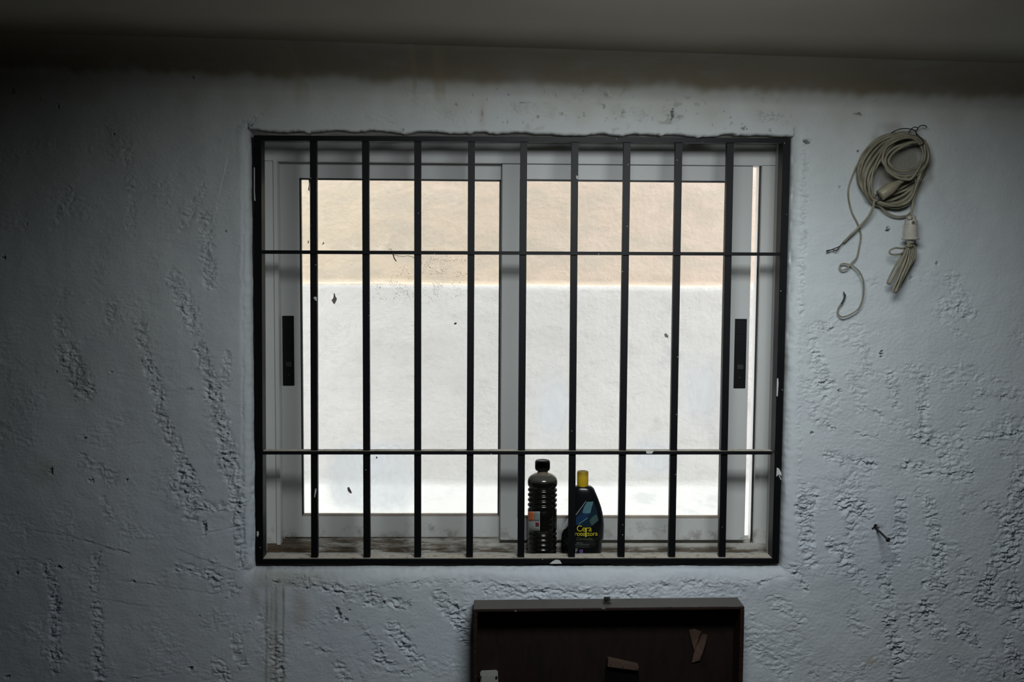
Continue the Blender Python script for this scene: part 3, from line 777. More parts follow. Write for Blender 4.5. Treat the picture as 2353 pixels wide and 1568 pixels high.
# flecks stuck to the panes
M_FLECK = mat_simple('grey_fleck', (.34, .29, .26), .8, 0, .3, 200); M_FLECK2 = mat_simple('brown_fleck', (.05, .03, .02), .8)
def chip(pts, y, parent, mat, th=.0012, name='paint_chip'):
    bm = bmesh.new()
    f = [bm.verts.new(P(a, b, y)) for a, b in pts]; bk = [bm.verts.new(v.co + Vector((0, th, 0))) for v in f]
    bm.faces.new(f); bm.faces.new(bk[::-1])
    for i in range(len(f)): bm.faces.new((f[i], bk[i], bk[(i+1) % len(f)], f[(i+1) % len(f)]))
    return from_bm(name, bm, mat, parent)
SL, SR = SASH
for pts_, par_, m_ in (([(767, 675), (769, 674), (771, 682), (774, 686), (773, 691), (769, 699), (766, 698), (762, 690), (766, 685)], SL, M_FLECK), ([(798, 1121), (802, 1120), (806, 1127), (809, 1134), (804, 1134), (799, 1128)], SL, M_FLECK),
                       ([(1526, 768), (1530, 766), (1536, 772), (1535, 777), (1528, 775)], SR, M_FLECK), ([(740, 562), (744, 556), (745, 559), (741, 563)], SL, M_FLECK2), ([(708, 554), (710, 553), (709, 560), (707, 559)], SL, M_FLECK2),
                       ([(1043, 743), (1048, 741), (1050, 744), (1045, 747)], SL, M_FLECK2), ([(709, 411), (712, 414), (711, 440), (708, 436), (710, 424)], SL, M_FLECK2), ([(864, 1050), (866, 1049), (868, 1054), (864, 1054)], SL, M_FLECK2)):
    chip(pts_, .183 if par_ is SL else .160, par_, m_, .0008, 'grime_fleck')
# ------------------------------------------------------------------ steel grille
gr = empty('window_grille', (X(1190, 1297, 0), .02, P(1190, 1297, 0).z))
tag(gr, 'black painted steel window grille of square vertical bars set in the plaster opening', 'window grille')
GD = .044
def member(name, q4, y0, y1, bev=.0012):
    bm = bmesh.new(); pxbox(bm, q4, y0, y1, bev); return from_bm(name, bm, M_STEEL, gr)
member('frame_stile', [(582, 311), (600, 311), (604.5, 1297), (588.5, 1297)], 0, GD)
member('frame_stile', [(1800, 318), (1817, 318), (1789.5, 1296), (1774, 1296)], 0, GD)
member('frame_rail', [(584, 311), (1816, 317.5), (1815, 328.5), (584, 323)], .0005, GD-.012)
member('frame_rail', [(588, 1284.5), (1790, 1283), (1789.5, 1296.5), (588, 1297)], .0005, GD+.004)
topx = [719.6,839.5,959.6,1083.5,1203.8,1321.5,1441.5,1560.6,1679]
botx = [722.5,842.8,959.5,1079,1197,1313.5,1427.5,1544,1659.5]
for i, (t_, b_) in enumerate(zip(topx, botx)):
    hw = 7.9
    yb = 1284
    member('bar', [(t_-hw, 322), (t_+hw, 322), (b_+hw-.2, yb), (b_-hw+.2, yb)], .009, .027, .0008)
member('crossbar', [(602, 575.2), (1796, 580.5), (1796, 588), (602, 583.5)], .003, .033, .0008)
member('crossbar', [(603, 1037.2), (1776, 1037.2), (1776, 1045.2), (603, 1045.2)], .003, .033, .0008)
M_CHIP = mat_simple('bare_plaster_smear', (.58, .60, .58), .8, 0, .1, 50)
def chip(pts, y, parent, mat=M_CHIP, th=.0012, name='paint_chip'):
    bm = bmesh.new()
    f = [bm.verts.new(P(a, b, y)) for a, b in pts]; bk = [bm.verts.new(v.co + Vector((0, th, 0))) for v in f]
    bm.faces.new(f); bm.faces.new(bk[::-1])
    for i in range(len(f)): bm.faces.new((f[i], bk[i], bk[(i+1) % len(f)], f[(i+1) % len(f)]))
    return from_bm(name, bm, mat, parent)
chip([(1281, 1287), (1287, 1289), (1291, 1296), (1263, 1296.5), (1269, 1291), (1276, 1287.5)], -.0009, gr)
chip([(1785, 1075), (1790, 1077), (1795, 1086), (1796, 1094), (1789, 1091), (1784, 1096)], -.0009, gr)
chip([(1789, 1093), (1792, 1094), (1796, 1104), (1794, 1103)], -.0009, gr)
chip([(1785.5, 871), (1788, 869), (1789, 880), (1787, 912), (1784.5, 910)], -.0009, gr)
chip([(583.5, 384), (585.5, 386), (585.5, 440), (587, 462), (584.5, 461), (583.5, 440)], -.0009, gr)
chip([(724, 1124), (727, 1123), (727, 1130), (723.5, 1144), (722, 1143)], .0081, gr)
chip([(720, 684), (724, 682), (727.5, 683), (728, 692), (724, 690)], .0081, gr)
chip([(590, 1222), (594, 1221), (595, 1229), (592, 1235), (590, 1232)], -.0009, gr)
chip([(1323.5, 403), (1328, 405), (1328, 412), (1324.5, 411)], .0081, gr)
chip([(1484, 1036.5), (1502, 1037), (1498, 1043), (1486, 1043)], .0021, gr)
M_WEB = mat_simple('dark_debris', (.05, .035, .02), .8)
bm = bmesh.new()
add_tube(bm, catmull([P(*p_) for p_ in [(893, 574, .002), (899, 573, .0), (903, 584, .0), (906, 594, .002), (911, 601, .004)]], 6), [.0006]*12+[.0016]*11+[.0010]*2, 6)
from_bm('cobweb_debris', bm, M_WEB, gr)
bm = bmesh.new()
add_tube(bm, catmull([P(*p_) for p_ in [(903, 586, .0), (915, 588, .012), (928, 590, .02), (936, 588, .022), (952, 592, .02)]], 5), .0006, 5)
from_bm('cobweb_debris', bm, M_WEB, gr)

# ------------------------------------------------------------------ bottles on the sill
YB = .105
SC = F/(YB-CAM[1])*1.0
def rp(px): return px/SC/0.9985
def mat_dark_bottle():
    t = NT('dark_liquid_in_clear_plastic')
    z = t.sep(t.pos())[2]
    zl_ = P(1246, 1104, YB).z
    up = t.ramp(t.math('ADD', z, t.math('MULTIPLY', t.noise(50, 2), .006)), zl_-.001, zl_+.012)
    c = t.mix(up, (.006, .0055, .005), (.075, .072, .062))
    neck = t.ramp(z, P(1246, 1090, YB).z, P(1246, 1087, YB).z)
    c = t.mix(t.ramp(z, P(1246, 1092, YB).z, P(1246, 1086, YB).z), c, (.26, .22, .16))
    return t.done(t.bsdf(c, .16, 0, None, .5))
zsill = OZ0 + .0005
bc = P(1246, 1200, YB); bcx = bc.x
def zb(py): return P(1246, py, YB).z
b1 = empty('dark_bottle', (bcx, YB, zsill))
tag(b1, 'ribbed plastic bottle of dark liquid with black screw cap standing on the window sill', 'bottle')
prof = [(rp(28), zsill), (rp(32.5), zsill+.003), (rp(33.5), zsill+.008)]
def ribs(y_from, y_to, n, rin, rout):
    out = []
    for k in range(n*8+1):
        f = k/(n*8); s = math.sin(f*n*math.pi)**2
        out.append((rp(rin + (rout-rin)*s**.7), zb(y_from+(y_to-y_from)*f)))
    return out
prof += [(rp(33.5), zb(1266))]
prof += ribs(1264, 1220, 4, 31.2, 34.4)
prof += [(rp(33.8), zb(1217)), (rp(33.9), zb(1204)), (rp(33.0), zb(1202)), (rp(33.9), zb(1200)), (rp(33.9), zb(1192)), (rp(33.2), zb(1190)), (rp(33.9), zb(1188)), (rp(34.0), zb(1170))]
prof += ribs(1166, 1120, 4, 30.6, 34.4)
prof += [(rp(32.5), zb(1118)), (rp(34.4), zb(1114)), (rp(34.8), zb(1108)), (rp(34.2), zb(1103)), (rp(32.2), zb(1098)), (rp(28), zb(1093.5)), (rp(21), zb(1089.5)), (rp(15), zb(1087.5)), (rp(12.2), zb(1086)), (rp(12), zb(1079))]
bm = bmesh.new(); add_lathe(bm, (bcx, YB, 0), prof, 48); from_bm('body', bm, mat_dark_bottle(), b1, True)
bm = bmesh.new()
add_lathe(bm, (bcx-.0005, YB, 0), [(rp(15), zb(1081)), (rp(16.4), zb(1080)), (rp(17), zb(1077)), (rp(16.4), zb(1060)), (rp(15.6), zb(1058.2)), (rp(13.6), zb(1057.6)), (rp(12.8), zb(1058.4)), (rp(1), zb(1058.4))], 40)
for k in range(40):
    a_ = 2*math.pi*k/40
    c_ = Vector((bcx-.0005+math.cos(a_)*rp(16.8), YB+math.sin(a_)*rp(16.8), 0))
    add_tube(bm, [c_+Vector((0, 0, zb(1077))), c_+Vector((0, 0, zb(1061)))], .0007, 5)
from_bm('screw_cap', bm, mat_simple('black_cap_plastic', (.016, .015, .014), .5, 0, .2), b1, True)
def on_cyl(px, py, grow=.0004):
    R_ = rp(34.0)+grow; x = P(px, py, YB-R_*.8).x
    for _ in range(4):
        s = max(-.999, min(.999, (x-bcx)/R_)); yv = YB - R_*math.sqrt(1-s*s); x = P(px, py, yv).x
    s = max(-.999, min(.999, (x-bcx)/R_)); yv = YB - R_*math.sqrt(1-s*s)
    return Vector((bcx+s*R_, yv, P(px, py, yv).z))
def cyl_patch(name, x0, x1, y0, y1, mat, grow, parent):
    bm = bmesh.new(); N = 10
    A_ = [[bm.verts.new(on_cyl(x0+(x1-x0)*i/N, y0+(y1-y0)*j/4, grow)) for i in range(N+1)] for j in range(5)]
    for j in range(4):
        for i in range(N): bm.faces.new((A_[j][i], A_[j][i+1], A_[j+1][i+1], A_[j+1][i]))
    o = from_bm(name, bm, mat, parent, True)
    m = o.modifiers.new('thick', 'SOLIDIFY'); m.thickness = .0003; m.offset = 0
    return o
LB = [mat_simple('label_paper_grey', (.30, .31, .31), .35, 0, .12, 120), mat_simple('label_orange', (.58, .13, .035), .4), mat_simple('label_text_grey', (.16, .21, .19), .4, 0, .35, 300), mat_simple('label_red', (.14, .02, .022), .4)]
lab = cyl_patch('label', 1213.2, 1240.5, 1176, 1220.5, LB[0], .0005, b1); lab['label'] = 'silver grey paper label with orange panel'
cyl_patch('warning_panel', 1213.6, 1226.5, 1176.5, 1197.5, LB[1], .0009, lab)
cyl_patch('text_panel', 1227.5, 1239.5, 1178, 1197.5, LB[2], .0009, lab)
cyl_patch('warning_panel', 1230.5, 1238.5, 1201, 1210.5, LB[3], .0009, lab)
for k_ in range(6): cyl_patch('text_line', 1228.3, 1238.8 - (k_ % 3)*1.2, 1180+k_*2.8, 1181+k_*2.8, LB[0], .0012, lab)
bm = bmesh.new()
cpt = on_cyl(1225.5, 1208, .0012); add_lathe(bm, cpt, [(rp(2.4), 0), (rp(2.4), .0004)], 16, (0, -1, 0)); from_bm('hazard_symbol', bm, LB[2], lab)

# wax bottle: flat oval section that leans out on the left
YC = .110
def mat_wax():
    t = NT('black_wax_bottle_plastic')
    return t.done(t.bsdf(t.mix(t.noise(30, 3), (.004, .0045, .005), (.008, .009, .010)), .22, 0, None, .45))
wb = empty('car_wax_bottle', (P(1338, 1274, YC).x, YC, zsill))
tag(wb, 'black car wax bottle with yellow cap and yellow lettering standing on the window sill', 'bottle')
rightp = [(1275, 1380), (1262, 1382), (1241, 1382.5), (1238, 1385.5), (1222, 1387), (1206, 1387.5), (1189, 1386.5), (1167, 1382), (1148, 1375.5), (1130, 1368), (1121, 1364), (1117.5, 1359), (1116, 1352)]
leftp = [(1275, 1290), (1262, 1289), (1241, 1289.5), (1228, 1290.5), (1224, 1292), (1212, 1297.5), (1206, 1300.5), (1195, 1307), (1180, 1309.5), (1150, 1311.5), (1130, 1313.5), (1121, 1316), (1117.5, 1319), (1116, 1326)]
def interp(lst, yv):
    l = sorted(lst); ys = [p_[0] for p_ in l]; xs_ = [p_[1] for p_ in l]
    return float(np.interp(yv, ys, xs_))
def wsec(zv, pyv):
    xl = P(interp(leftp, pyv), pyv, YC).x; xr = P(interp(rightp, pyv), pyv, YC).x
    k_ = np.interp(pyv, [1116, 1118, 1124, 1140, 1275], [.013, .017, .0205, .024, .027])
    return xl, xr, float(k_)
def pyz(zv):   # photo row of a height at the bottle
    q_ = (np.array([P(1338, 1200, YC).x, YC, zv])-CAM) @ RR
    return 784-F*q_[2]/q_[1]
def wax_y(x, z, grow=.0004):
    xl, xr, dy = wsec(z, pyz(z)); c_ = (xl+xr)/2; a_ = (xr-xl)/2
    s = max(-1, min(1, (x-c_)/a_))
    return YC - dy*(1-abs(s)**2.6)**(1/2.6) - grow
bm = bmesh.new(); rings = []
rows = [1274, 1272, 1266, 1255, 1244, 1241, 1239, 1237, 1232, 1228, 1224, 1219, 1213, 1206, 1200, 1194, 1186, 1176, 1166, 1156, 1146, 1136, 1128, 1122, 1119, 1117.3, 1116.2]
for ri, py_ in enumerate(rows):
    z_ = P(1338, py_, YC).z if ri else zsill
    xl, xr, dy = wsec(z_, py_); c_, a_ = (xl+xr)/2, (xr-xl)/2
    if ri == 0: a_ *= .95
    ring_ = []
    for k in range(56):
        th = 2*math.pi*k/56; cs, sn = math.cos(th), math.sin(th)
        ring_.append(bm.verts.new((c_+a_*math.copysign(abs(cs)**(2/2.6), cs), YC+dy*math.copysign(abs(sn)**(2/2.6), sn), z_)))
    rings.append(ring_)
for i in range(len(rings)-1):
    for k in range(56): bm.faces.new((rings[i][k], rings[i][(k+1) % 56], rings[i+1][(k+1) % 56], rings[i+1][k]))
bm.faces.new(rings[0][::-1]); bm.faces.new(rings[-1])
from_bm('body', bm, mat_wax(), wb, True)
bm = bmesh.new(); ccx = P(1339, 1100, YC).x
def zc_(py): return P(1339, py, YC).z
add_lathe(bm, (ccx, YC, 0), [(rp(12.8), zc_(1119)), (rp(13.3), zc_(1118)), (rp(13.3), zc_(1085)), (rp(12.7), zc_(1083.5)), (rp(9), zc_(1083.2)), (rp(8.6), zc_(1084)), (rp(1), zc_(1084))], 40)
o = from_bm('cap', bm, mat_simple('yellow_cap_plastic', (.56, .36, .012), .5, 0, .1), wb, True); o['label'] = 'yellow cylindrical cap'
bm = bmesh.new()
for dx_ in (-.003, .003): add_lathe(bm, (ccx+dx_, YC-.002, zc_(1083.2)), [(.0009, 0), (.0009, .0003)], 10)
from_bm('cap_dimple', bm, M_BLACK, o)
# printing
def wax_poly(name, pts, mat, grow=.0005, parent=wb):
    """pts in photo pixels; laid on the bottle's front"""
    bm = bmesh.new()
    vs = []
    for a_, b_ in pts:
        p_ = P(a_, b_, YC-.022); vs.append(bm.verts.new((p_.x, 0, p_.z)))
    bm.faces.new(vs)
    bmesh.ops.triangulate(bm, faces=bm.faces)
    bmesh.ops.subdivide_edges(bm, edges=bm.edges[:], cuts=3, use_grid_fill=True)
    for v_ in bm.verts: v_.co.y = wax_y(v_.co.x, v_.co.z, grow)
    o_ = from_bm(name, bm, mat, parent, True)
    return o_
def U(u, v): return (1140+u/5.406, 1030+v/5.406)
I1 = mat_simple('print_pale_teal', (.09, .20, .23), .3, 0, .35, 90); I2 = mat_simple('print_deep_blue', (.012, .035, .085), .3, 0, .4, 60)
I3 = mat_simple('print_green_grey', (.05, .09, .09), .3, 0, .4, 90); I4 = mat_simple('print_petrol', (.008, .022, .035), .3, 0, .4, 60); I5 = mat_simple('print_silver', (.22, .24, .25), .3)
I6 = mat_simple('print_glare', (.36, .42, .10), .3)
wax_poly('printed_picture', [U(*p_) for p_ in [(1208,664),(1250,760),(1275,880),(1200,960),(1150,985),(1050,970),(990,960),(990,860),(1060,760),(1118,668)]], I4, .0004)
wax_poly('printed_picture', [U(*p_) for p_ in [(1128,666),(1208,666),(1166,806),(1110,812),(1068,800),(1092,730)]], I1, .0007)
wax_poly('printed_picture', [U(*p_) for p_ in [(1066,808),(1160,812),(1126,866),(1036,938),(992,952),(992,868)]], I2, .0007)
wax_poly('printed_picture', [U(*p_) for p_ in [(1244,822),(1272,900),(1186,962),(1156,900),(1190,856)]], I3, .0007)
wax_poly('printed_picture', [U(*p_) for p_ in [(1130,860),(1142,866),(1030,946),(1016,944)]], I1, .0009)
wax_poly('printed_picture', [U(*p_) for p_ in [(1112,655),(1118,660),(1000,828),(990,838),(990,822)]], I5, .0007)
wax_poly('printed_picture', [U(*p_) for p_ in [(1106,985),(1122,990),(1124,1100),(1102,1100)]], I6, .0006)
def text(body, px, py, wpx, mat, name='lettering', shear=0.0, squash=1.0, sp=1.0):
    cu = bpy.data.curves.new('t', 'FONT'); cu.body = body; cu.size = 1.0; cu.shear = shear; cu.space_character = sp; cu.resolution_u = 6
    to = bpy.data.objects.new('t', cu); COL.objects.link(to)
    dg = bpy.context.evaluated_depsgraph_get(); dg.update()
    m_ = bpy.data.meshes.new_from_object(to.evaluated_get(dg))
    bpy.data.objects.remove(to)
    bm = bmesh.new(); bm.from_mesh(m_); bpy.data.meshes.remove(m_)
    mx_ = max(v_.co.x for v_ in bm.verts); mn_ = min(v_.co.x for v_ in bm.verts)
    p0 = P(px, py, YC-.025); p1 = P(px+wpx, py, YC-.025); s_ = (p1.x-p0.x)/(mx_-mn_)
    for v_ in bm.verts:
        x_ = p0.x+(v_.co.x-mn_)*s_; z_ = p0.z+v_.co.y*s_*squash
        v_.co = Vector((x_, wax_y(x_, z_, .0011), z_))
    return from_bm(name, bm, mat, wb)
T1 = mat_simple('print_yellow', (.62, .52, .02), .4, 0, .05); T2 = mat_simple('print_olive', (.10, .10, .05), .4); T3 = mat_simple('print_white', (.35, .36, .36), .4)
T4 = mat_simple('print_dim_white', (.14, .15, .15), .4)
text('Cera', 1325.5, 1221.3, 34, T1, sp=.92, squash=1.05)
text('Protectora', 1313.5, 1231.6, 60, T1, sp=.94)
text('Carnauba', 1324.5, 1241.5, 37, T2, shear=.3)
text('BRILLO', 1325, 1249.2, 14, T4)
text('LARGA DURACIÓN', 1314.5, 1253.3, 38.5, T4)
text('F', 1322.5, 1270, 5.0, T3)
wax_poly('rule', [U(965, 1223), U(1160, 1223), U(1160, 1227), U(965, 1227)], T2)
wax_poly('badge', [U(1040, 1254), U(1072, 1254), U(1078, 1262), U(1078, 1294), U(1070, 1302), U(1040, 1302), U(1032, 1294), U(1032, 1262)], mat_simple('print_violet', (.10, .06, .22), .4), .0006)
wax_poly('badge', [U(1048, 1264), U(1066, 1264), U(1066, 1292), U(1048, 1292)], mat_simple('print_magenta', (.24, .05, .12), .4), .0010)
# highlight on the sloping left shoulder, painted as a pale patch
o = wax_poly('shoulder_highlight', [(1308, 1192), (1309, 1205), (1301, 1217), (1292.3, 1225.5), (1291.8, 1222), (1297.5, 1209)], mat_simple('painted_highlight', (.55, .57, .56), .4), .0010)
o['label'] = 'highlight on the bottle shoulder, painted pale'

# ------------------------------------------------------------------ cable coil on the right
def K(u, v, off): return P(1860+u/3.074, 270+v/3.074, YW-off)
def mat_cable():
    t = NT('aged_white_cable')
    c = t.mix(t.ramp(t.noise(30, 4), .3, .7), (.19, .17, .115), (.31, .285, .21))
    c = t.mix(t.math('MULTIPLY', t.ramp(t.noise(120, 4), .58, .72), .5), c, (.13, .10, .07))
    return t.done(t.bsdf(c, .5, 0, None, .4))
M_CABLE = mat_cable(); M_COPPER = mat_simple('dark_bare_wire', (.02, .018, .016), .5)
hk = empty('wire_hook', tuple(K(760, 120, .01)))
tag(hk, 'thin black twisted wire hook fixed in the plaster above the coiled cable', 'hook')
bm = bmesh.new()
for pts in ([(575,112,.012),(605,95,.03),(650,80,.035),(710,82,.035),(748,98,.03),(757,125,.03)], [(700,108,.02),(722,80,.03),(745,68,.035),(765,78,.035),(752,105,.045),(770,130,.055),(798,155,.062),(806,180,.062),(785,196,.062),(742,192,.060)],
            [(765,78,.035),(780,62,.035),(800,56,.036),(820,60,.036),(830,72,.036)], [(757,125,.03),(760,118,.0),(760,116,-.012)]):
    add_tube(bm, catmull([K(*p_) for p_ in pts], 8), .0013, 7)
from_bm('wire', bm, M_COPPER, hk, True)

coil = empty('extension_cable', tuple(K(600, 350, .02)))
tag(coil, 'coiled old white cable with plug and lamp holder hanging from the wire hook', 'cable')
S1 = [(795,160),(640,112),(500,140),(390,240),(338,350),(352,460),(400,545),(480,590),(600,600),(710,550),(790,420),(832,270)]
S2 = [(785,165),(665,138),(575,190),(500,300),(440,420),(430,510),(455,580),(540,622),(640,620),(710,570),(762,460),(806,310)]
R_C = .0033
rr = random.Random(3)
fr = [0, .5, .10, .22, .72, .34, .46, .16, .60, .85, 1.0]
for n_, f_ in enumerate(fr):
    pts = []
    for (a_, b_), (c_, d_) in zip(S1, S2):
        pts.append((a_*(1-f_)+c_*f_+rr.uniform(-9, 9), b_*(1-f_)+d_*f_+rr.uniform(-9, 9), .006+.0034*n_+rr.uniform(0, .003)))
    bm = bmesh.new(); add_tube(bm, catmull([K(*p_) for p_ in pts], 8, True), R_C, 8, True); from_bm('cable_turn', bm, M_CABLE, coil, True)
small = [[(800,165),(700,178),(600,215),(545,270),(540,340),(575,400),(640,436),(710,430),(790,385),(840,310),(845,240),(822,180)],
         [(790,175),(720,185),(620,205),(560,250),(530,310),(560,372),(640,410),(720,404),(800,362),(835,290),(830,220)],
         [(795,180),(715,178),(625,225),(572,270),(560,320),(600,362),(660,378),(730,370),(785,335),(815,280),(812,210)],
         [(700,145),(620,160),(540,215),(515,300),(540,350),(560,380),(620,425),(690,440),(730,425),(780,340),(800,240),(760,170)]]
for n_, s_ in enumerate(small):
    bm = bmesh.new(); add_tube(bm, catmull([K(a_+rr.uniform(-4, 4), b_+rr.uniform(-4, 4), .044+.004*n_) for a_, b_ in s_], 8, True), R_C, 8, True)
    from_bm('cable_turn', bm, M_CABLE, coil, True)
for s_, r_ in (([(760,150,.040),(690,138,.040),(600,150,.042),(500,235,.044),(420,350,.045),(392,450,.044),(402,545,.04),(440,600,.028),(500,630,.018)], R_C), ([(720,150,.034),(640,125,.034),(560,140,.034),(470,190,.034),(390,290,.034),(356,400,.03),(366,490,.03),(420,570,.03),(480,600,.025)], R_C),
               ([(822,340,.015),(775,440,.022),(700,520,.024),(620,570,.024),(540,590,.022),(500,560,.02)], R_C), ([(815,390,.015),(745,480,.02),(660,520,.02),(560,560,.02),(520,590,.02)], R_C), ([(825,320,.012),(760,430,.015),(650,500,.015),(580,540,.015),(525,585,.015)], .0028),
               ([(660,135,.03),(560,175,.046),(480,300,.048),(445,400,.046),(438,480,.044),(452,560,.042),(455,610,.04),(438,665,.035),(400,722,.03),(335,790,.022),(240,884,.018)], .0030),
               ([(465,585,.03),(520,650,.028),(580,690,.025),(640,702,.022),(690,692,.02),(715,672,.03)], .0026), ([(470,575,.035),(540,625,.03),(620,640,.03),(700,610,.03),(740,520,.035),(790,430,.035)], .0026)):
    bm = bmesh.new(); add_tube(bm, catmull([K(*p_) for p_ in s_], 8), r_, 8); from_bm('cable_turn', bm, M_CABLE, coil, True)
bm = bmesh.new()
add_tube(bm, catmull([K(*p_) for p_ in [(340,330,.012),(300,420,.008),(276,500,.006),(277,580,.006),(300,670,.008),(340,750,.010),(362,830,.010),(350,920,.010),(332,990,.014),(295,1030,.018),(262,1070,.018),(225,1078,.016),(212,1055,.014),(228,1036,.014),(265,1036,.016),(310,1052,.02),(355,1095,.024),(380,1160,.026),(380,1260,.024),(350,1345,.020),(295,1388,.018),(235,1410,.016),(202,1388,.014),(202,1352,.014),(222,1320,.014)]], 8), .0019, 7)
o = from_bm('thin_loose_wire', bm, M_CABLE, coil, True)
bm = bmesh.new()
for d_ in (0, 6): add_tube(bm, catmull([K(p_[0]+d_, p_[1], p_[2]) for p_ in [(222,1320,.014),(240,1285,.014),(248,1255,.014),(240-d_,1232+d_*2,.014)]], 6), .0014, 6)
from_bm('bare_wire_end', bm, M_COPPER, coil, True)
bm = bmesh.new()
add_tube(bm, catmull([K(*p_) for p_ in [(240,884,.018),(210,912,.018),(180,925,.018),(120,950,.018)]], 6), .0013, 6)
add_tube(bm, catmull([K(*p_) for p_ in [(236,886,.018),(208,918,.018),(190,943,.018),(165,934,.018),(140,938,.018),(118,942,.018)]], 6), .0012, 6)
from_bm('bare_wire_end', bm, M_COPPER, coil, True)
# plug inside the coil
bm = bmesh.new()
p0 = K(498, 552, .050); p1 = K(625, 465, .046); p2 = K(700, 415, .040)
ax = (p1-p0).normalized()
pr = []
for t_, r_ in ((0, .0135), (.02, .0150), (.55, .0150), (.75, .0125), (.95, .009), (1.0, .0075), (1.35, .0050), (1.6, .0036)):
    pr.append((p0.lerp(p1, t_), r_))
add_tube(bm, [a_ for a_, b_ in pr], [b_ for a_, b_ in pr], 20)
o = from_bm('plug', bm, mat_simple('aged_white_plug_plastic', (.30, .27, .19), .45, 0, .15), coil, True)
sd = ax.cross(Vector((0, 1, 0))).normalized()
for d_ in (-.006, .006):
    bm = bmesh.new(); add_tube(bm, [p0+sd*d_+ax*.001, p0+sd*d_-ax*.015, p0+sd*d_-ax*.0165], [.0021, .0021, .001], 10)
    from_bm('plug_pin', bm, mat_simple('dull_metal_pin', (.25, .24, .22), .35, .9), o, True)

# lamp holder hanging under the coil
lh = coil
def Kl(v): return K(716, v, .045).z
cxl = K(716, 775, .045)
bm = bmesh.new(); sc = 1/3.074/ (F/(YW-.045-CAM[1]))
add_lathe(bm, (cxl.x, cxl.y, 0), [(18*sc, Kl(890)), (26*sc, Kl(888)), (27*sc, Kl(866)), (60*sc, Kl(863)), (62*sc, Kl(858)), (61*sc, Kl(852)), (46*sc, Kl(846)), (46*sc, Kl(772)), (43*sc, Kl(768)), (42*sc, Kl(762)), (44*sc, Kl(757)), (43*sc, Kl(728)), (34*sc, Kl(720)), (32*sc, Kl(702)), (28*sc, Kl(697)), (10*sc, Kl(696))], 36)
add_box(bm, cxl.x-38*sc, cxl.x-6*sc, cxl.y-44*sc, cxl.y-20*sc, Kl(726), Kl(700), .0012)
lhb = from_bm('lamp_holder', bm, mat_simple('white_bakelite', (.46, .44, .37), .4, 0, .12, 60), lh, True)
bm = bmesh.new(); add_lathe(bm, (cxl.x-2*sc, cxl.y-42*sc, Kl(745)), [(12*sc, 0), (12*sc, .002), (5*sc, .0022), (5*sc, .001)], 16, (0, -1, 0)); from_bm('terminal_screw', bm, mat_simple('dull_screw', (.20, .18, .15), .5, .6), lhb)
for s_ in ([(800,350,.035),(770,470,.035),(742,570,.04),(728,650,.043),(716,700,.045)], [(752,420,.03),(742,520,.036),(728,600,.04),(715,695,.045)]):
    bm = bmesh.new(); add_tube(bm, catmull([K(*p_) for p_ in s_], 8), .0018, 7); from_bm('supply_wire', bm, M_CABLE, lh, True)
folds = [[(700,885,.045),(640,990,.05),(585,1090,.052),(552,1160,.05),(562,1176,.048),(580,1160,.046),(640,1040,.045),(700,895,.042)],
         [(705,885,.05),(655,1000,.056),(600,1110,.058),(568,1170,.056),(590,1150,.055),(660,1000,.055),(700,890,.05)],
         [(708,885,.052),(680,1000,.060),(630,1130,.060),(592,1215,.058),(600,1232,.056),(615,1220,.054),(655,1100,.052),(712,895,.048)],
         [(712,885,.048),(700,1000,.052),(660,1110,.052),(625,1200,.05),(632,1180,.048),(690,1060,.046),(722,960,.044),(722,890,.044)],
         [(715,885,.044),(735,960,.044),(700,1060,.044),(650,1160,.044),(620,1222,.046),(606,1226,.048),(640,1090,.050),(690,960,.05),(708,890,.05)],
         [(722,885,.042),(750,930,.04),(745,985,.04),(705,1060,.04),(655,1150,.042),(640,1140,.044),(680,1020,.046),(712,890,.046)]]
for s_ in folds:
    bm = bmesh.new(); add_tube(bm, catmull([K(*p_) for p_ in s_], 8), .0024, 7); from_bm('folded_cord', bm, M_CABLE, lh, True)
bm = bmesh.new(); add_tube(bm, catmull([K(*p_) for p_ in [(700,905,.050),(660,925,.056),(610,922,.058),(572,938,.058),(568,960,.058),(600,970,.058),(650,960,.056),(690,925,.052)]], 8), .0023, 7); from_bm('folded_cord', bm, M_CABLE, lh, True)
bm = bmesh.new(); add_tube(bm, catmull([K(*p_) for p_ in [(690,905,.056),(708,912,.060),(726,905,.056),(722,898,.036),(694,896,.036)]], 6, True), .0022, 7, True); from_bm('cord_tie', bm, M_CABLE, lh, True)

# ------------------------------------------------------------------ nail
nl = P(2012.5, 1214, YW); nt = P(2040.5, 1241, YW-.085)
M_NAIL = mat_simple('rusty_dark_nail', (.03, .028, .028), .5, .3, .4, 200, .2)
na = empty('nail', tuple(nl)); tag(na, 'long dark nail sticking out of the wall to the right of the window', 'nail')
dv = (nt-nl).normalized()
bm = bmesh.new(); add_tube(bm, [nl-dv*.02, nl, nt], .0029, 12); from_bm('shank', bm, M_NAIL, na, True)
bm = bmesh.new(); add_lathe(bm, nt-dv*.0012, [(.003, -.002), (.0060, 0), (.0062, .0012), (.0050, .0022), (.002, .0026)], 20, dv); from_bm('head', bm, M_NAIL, na, True)

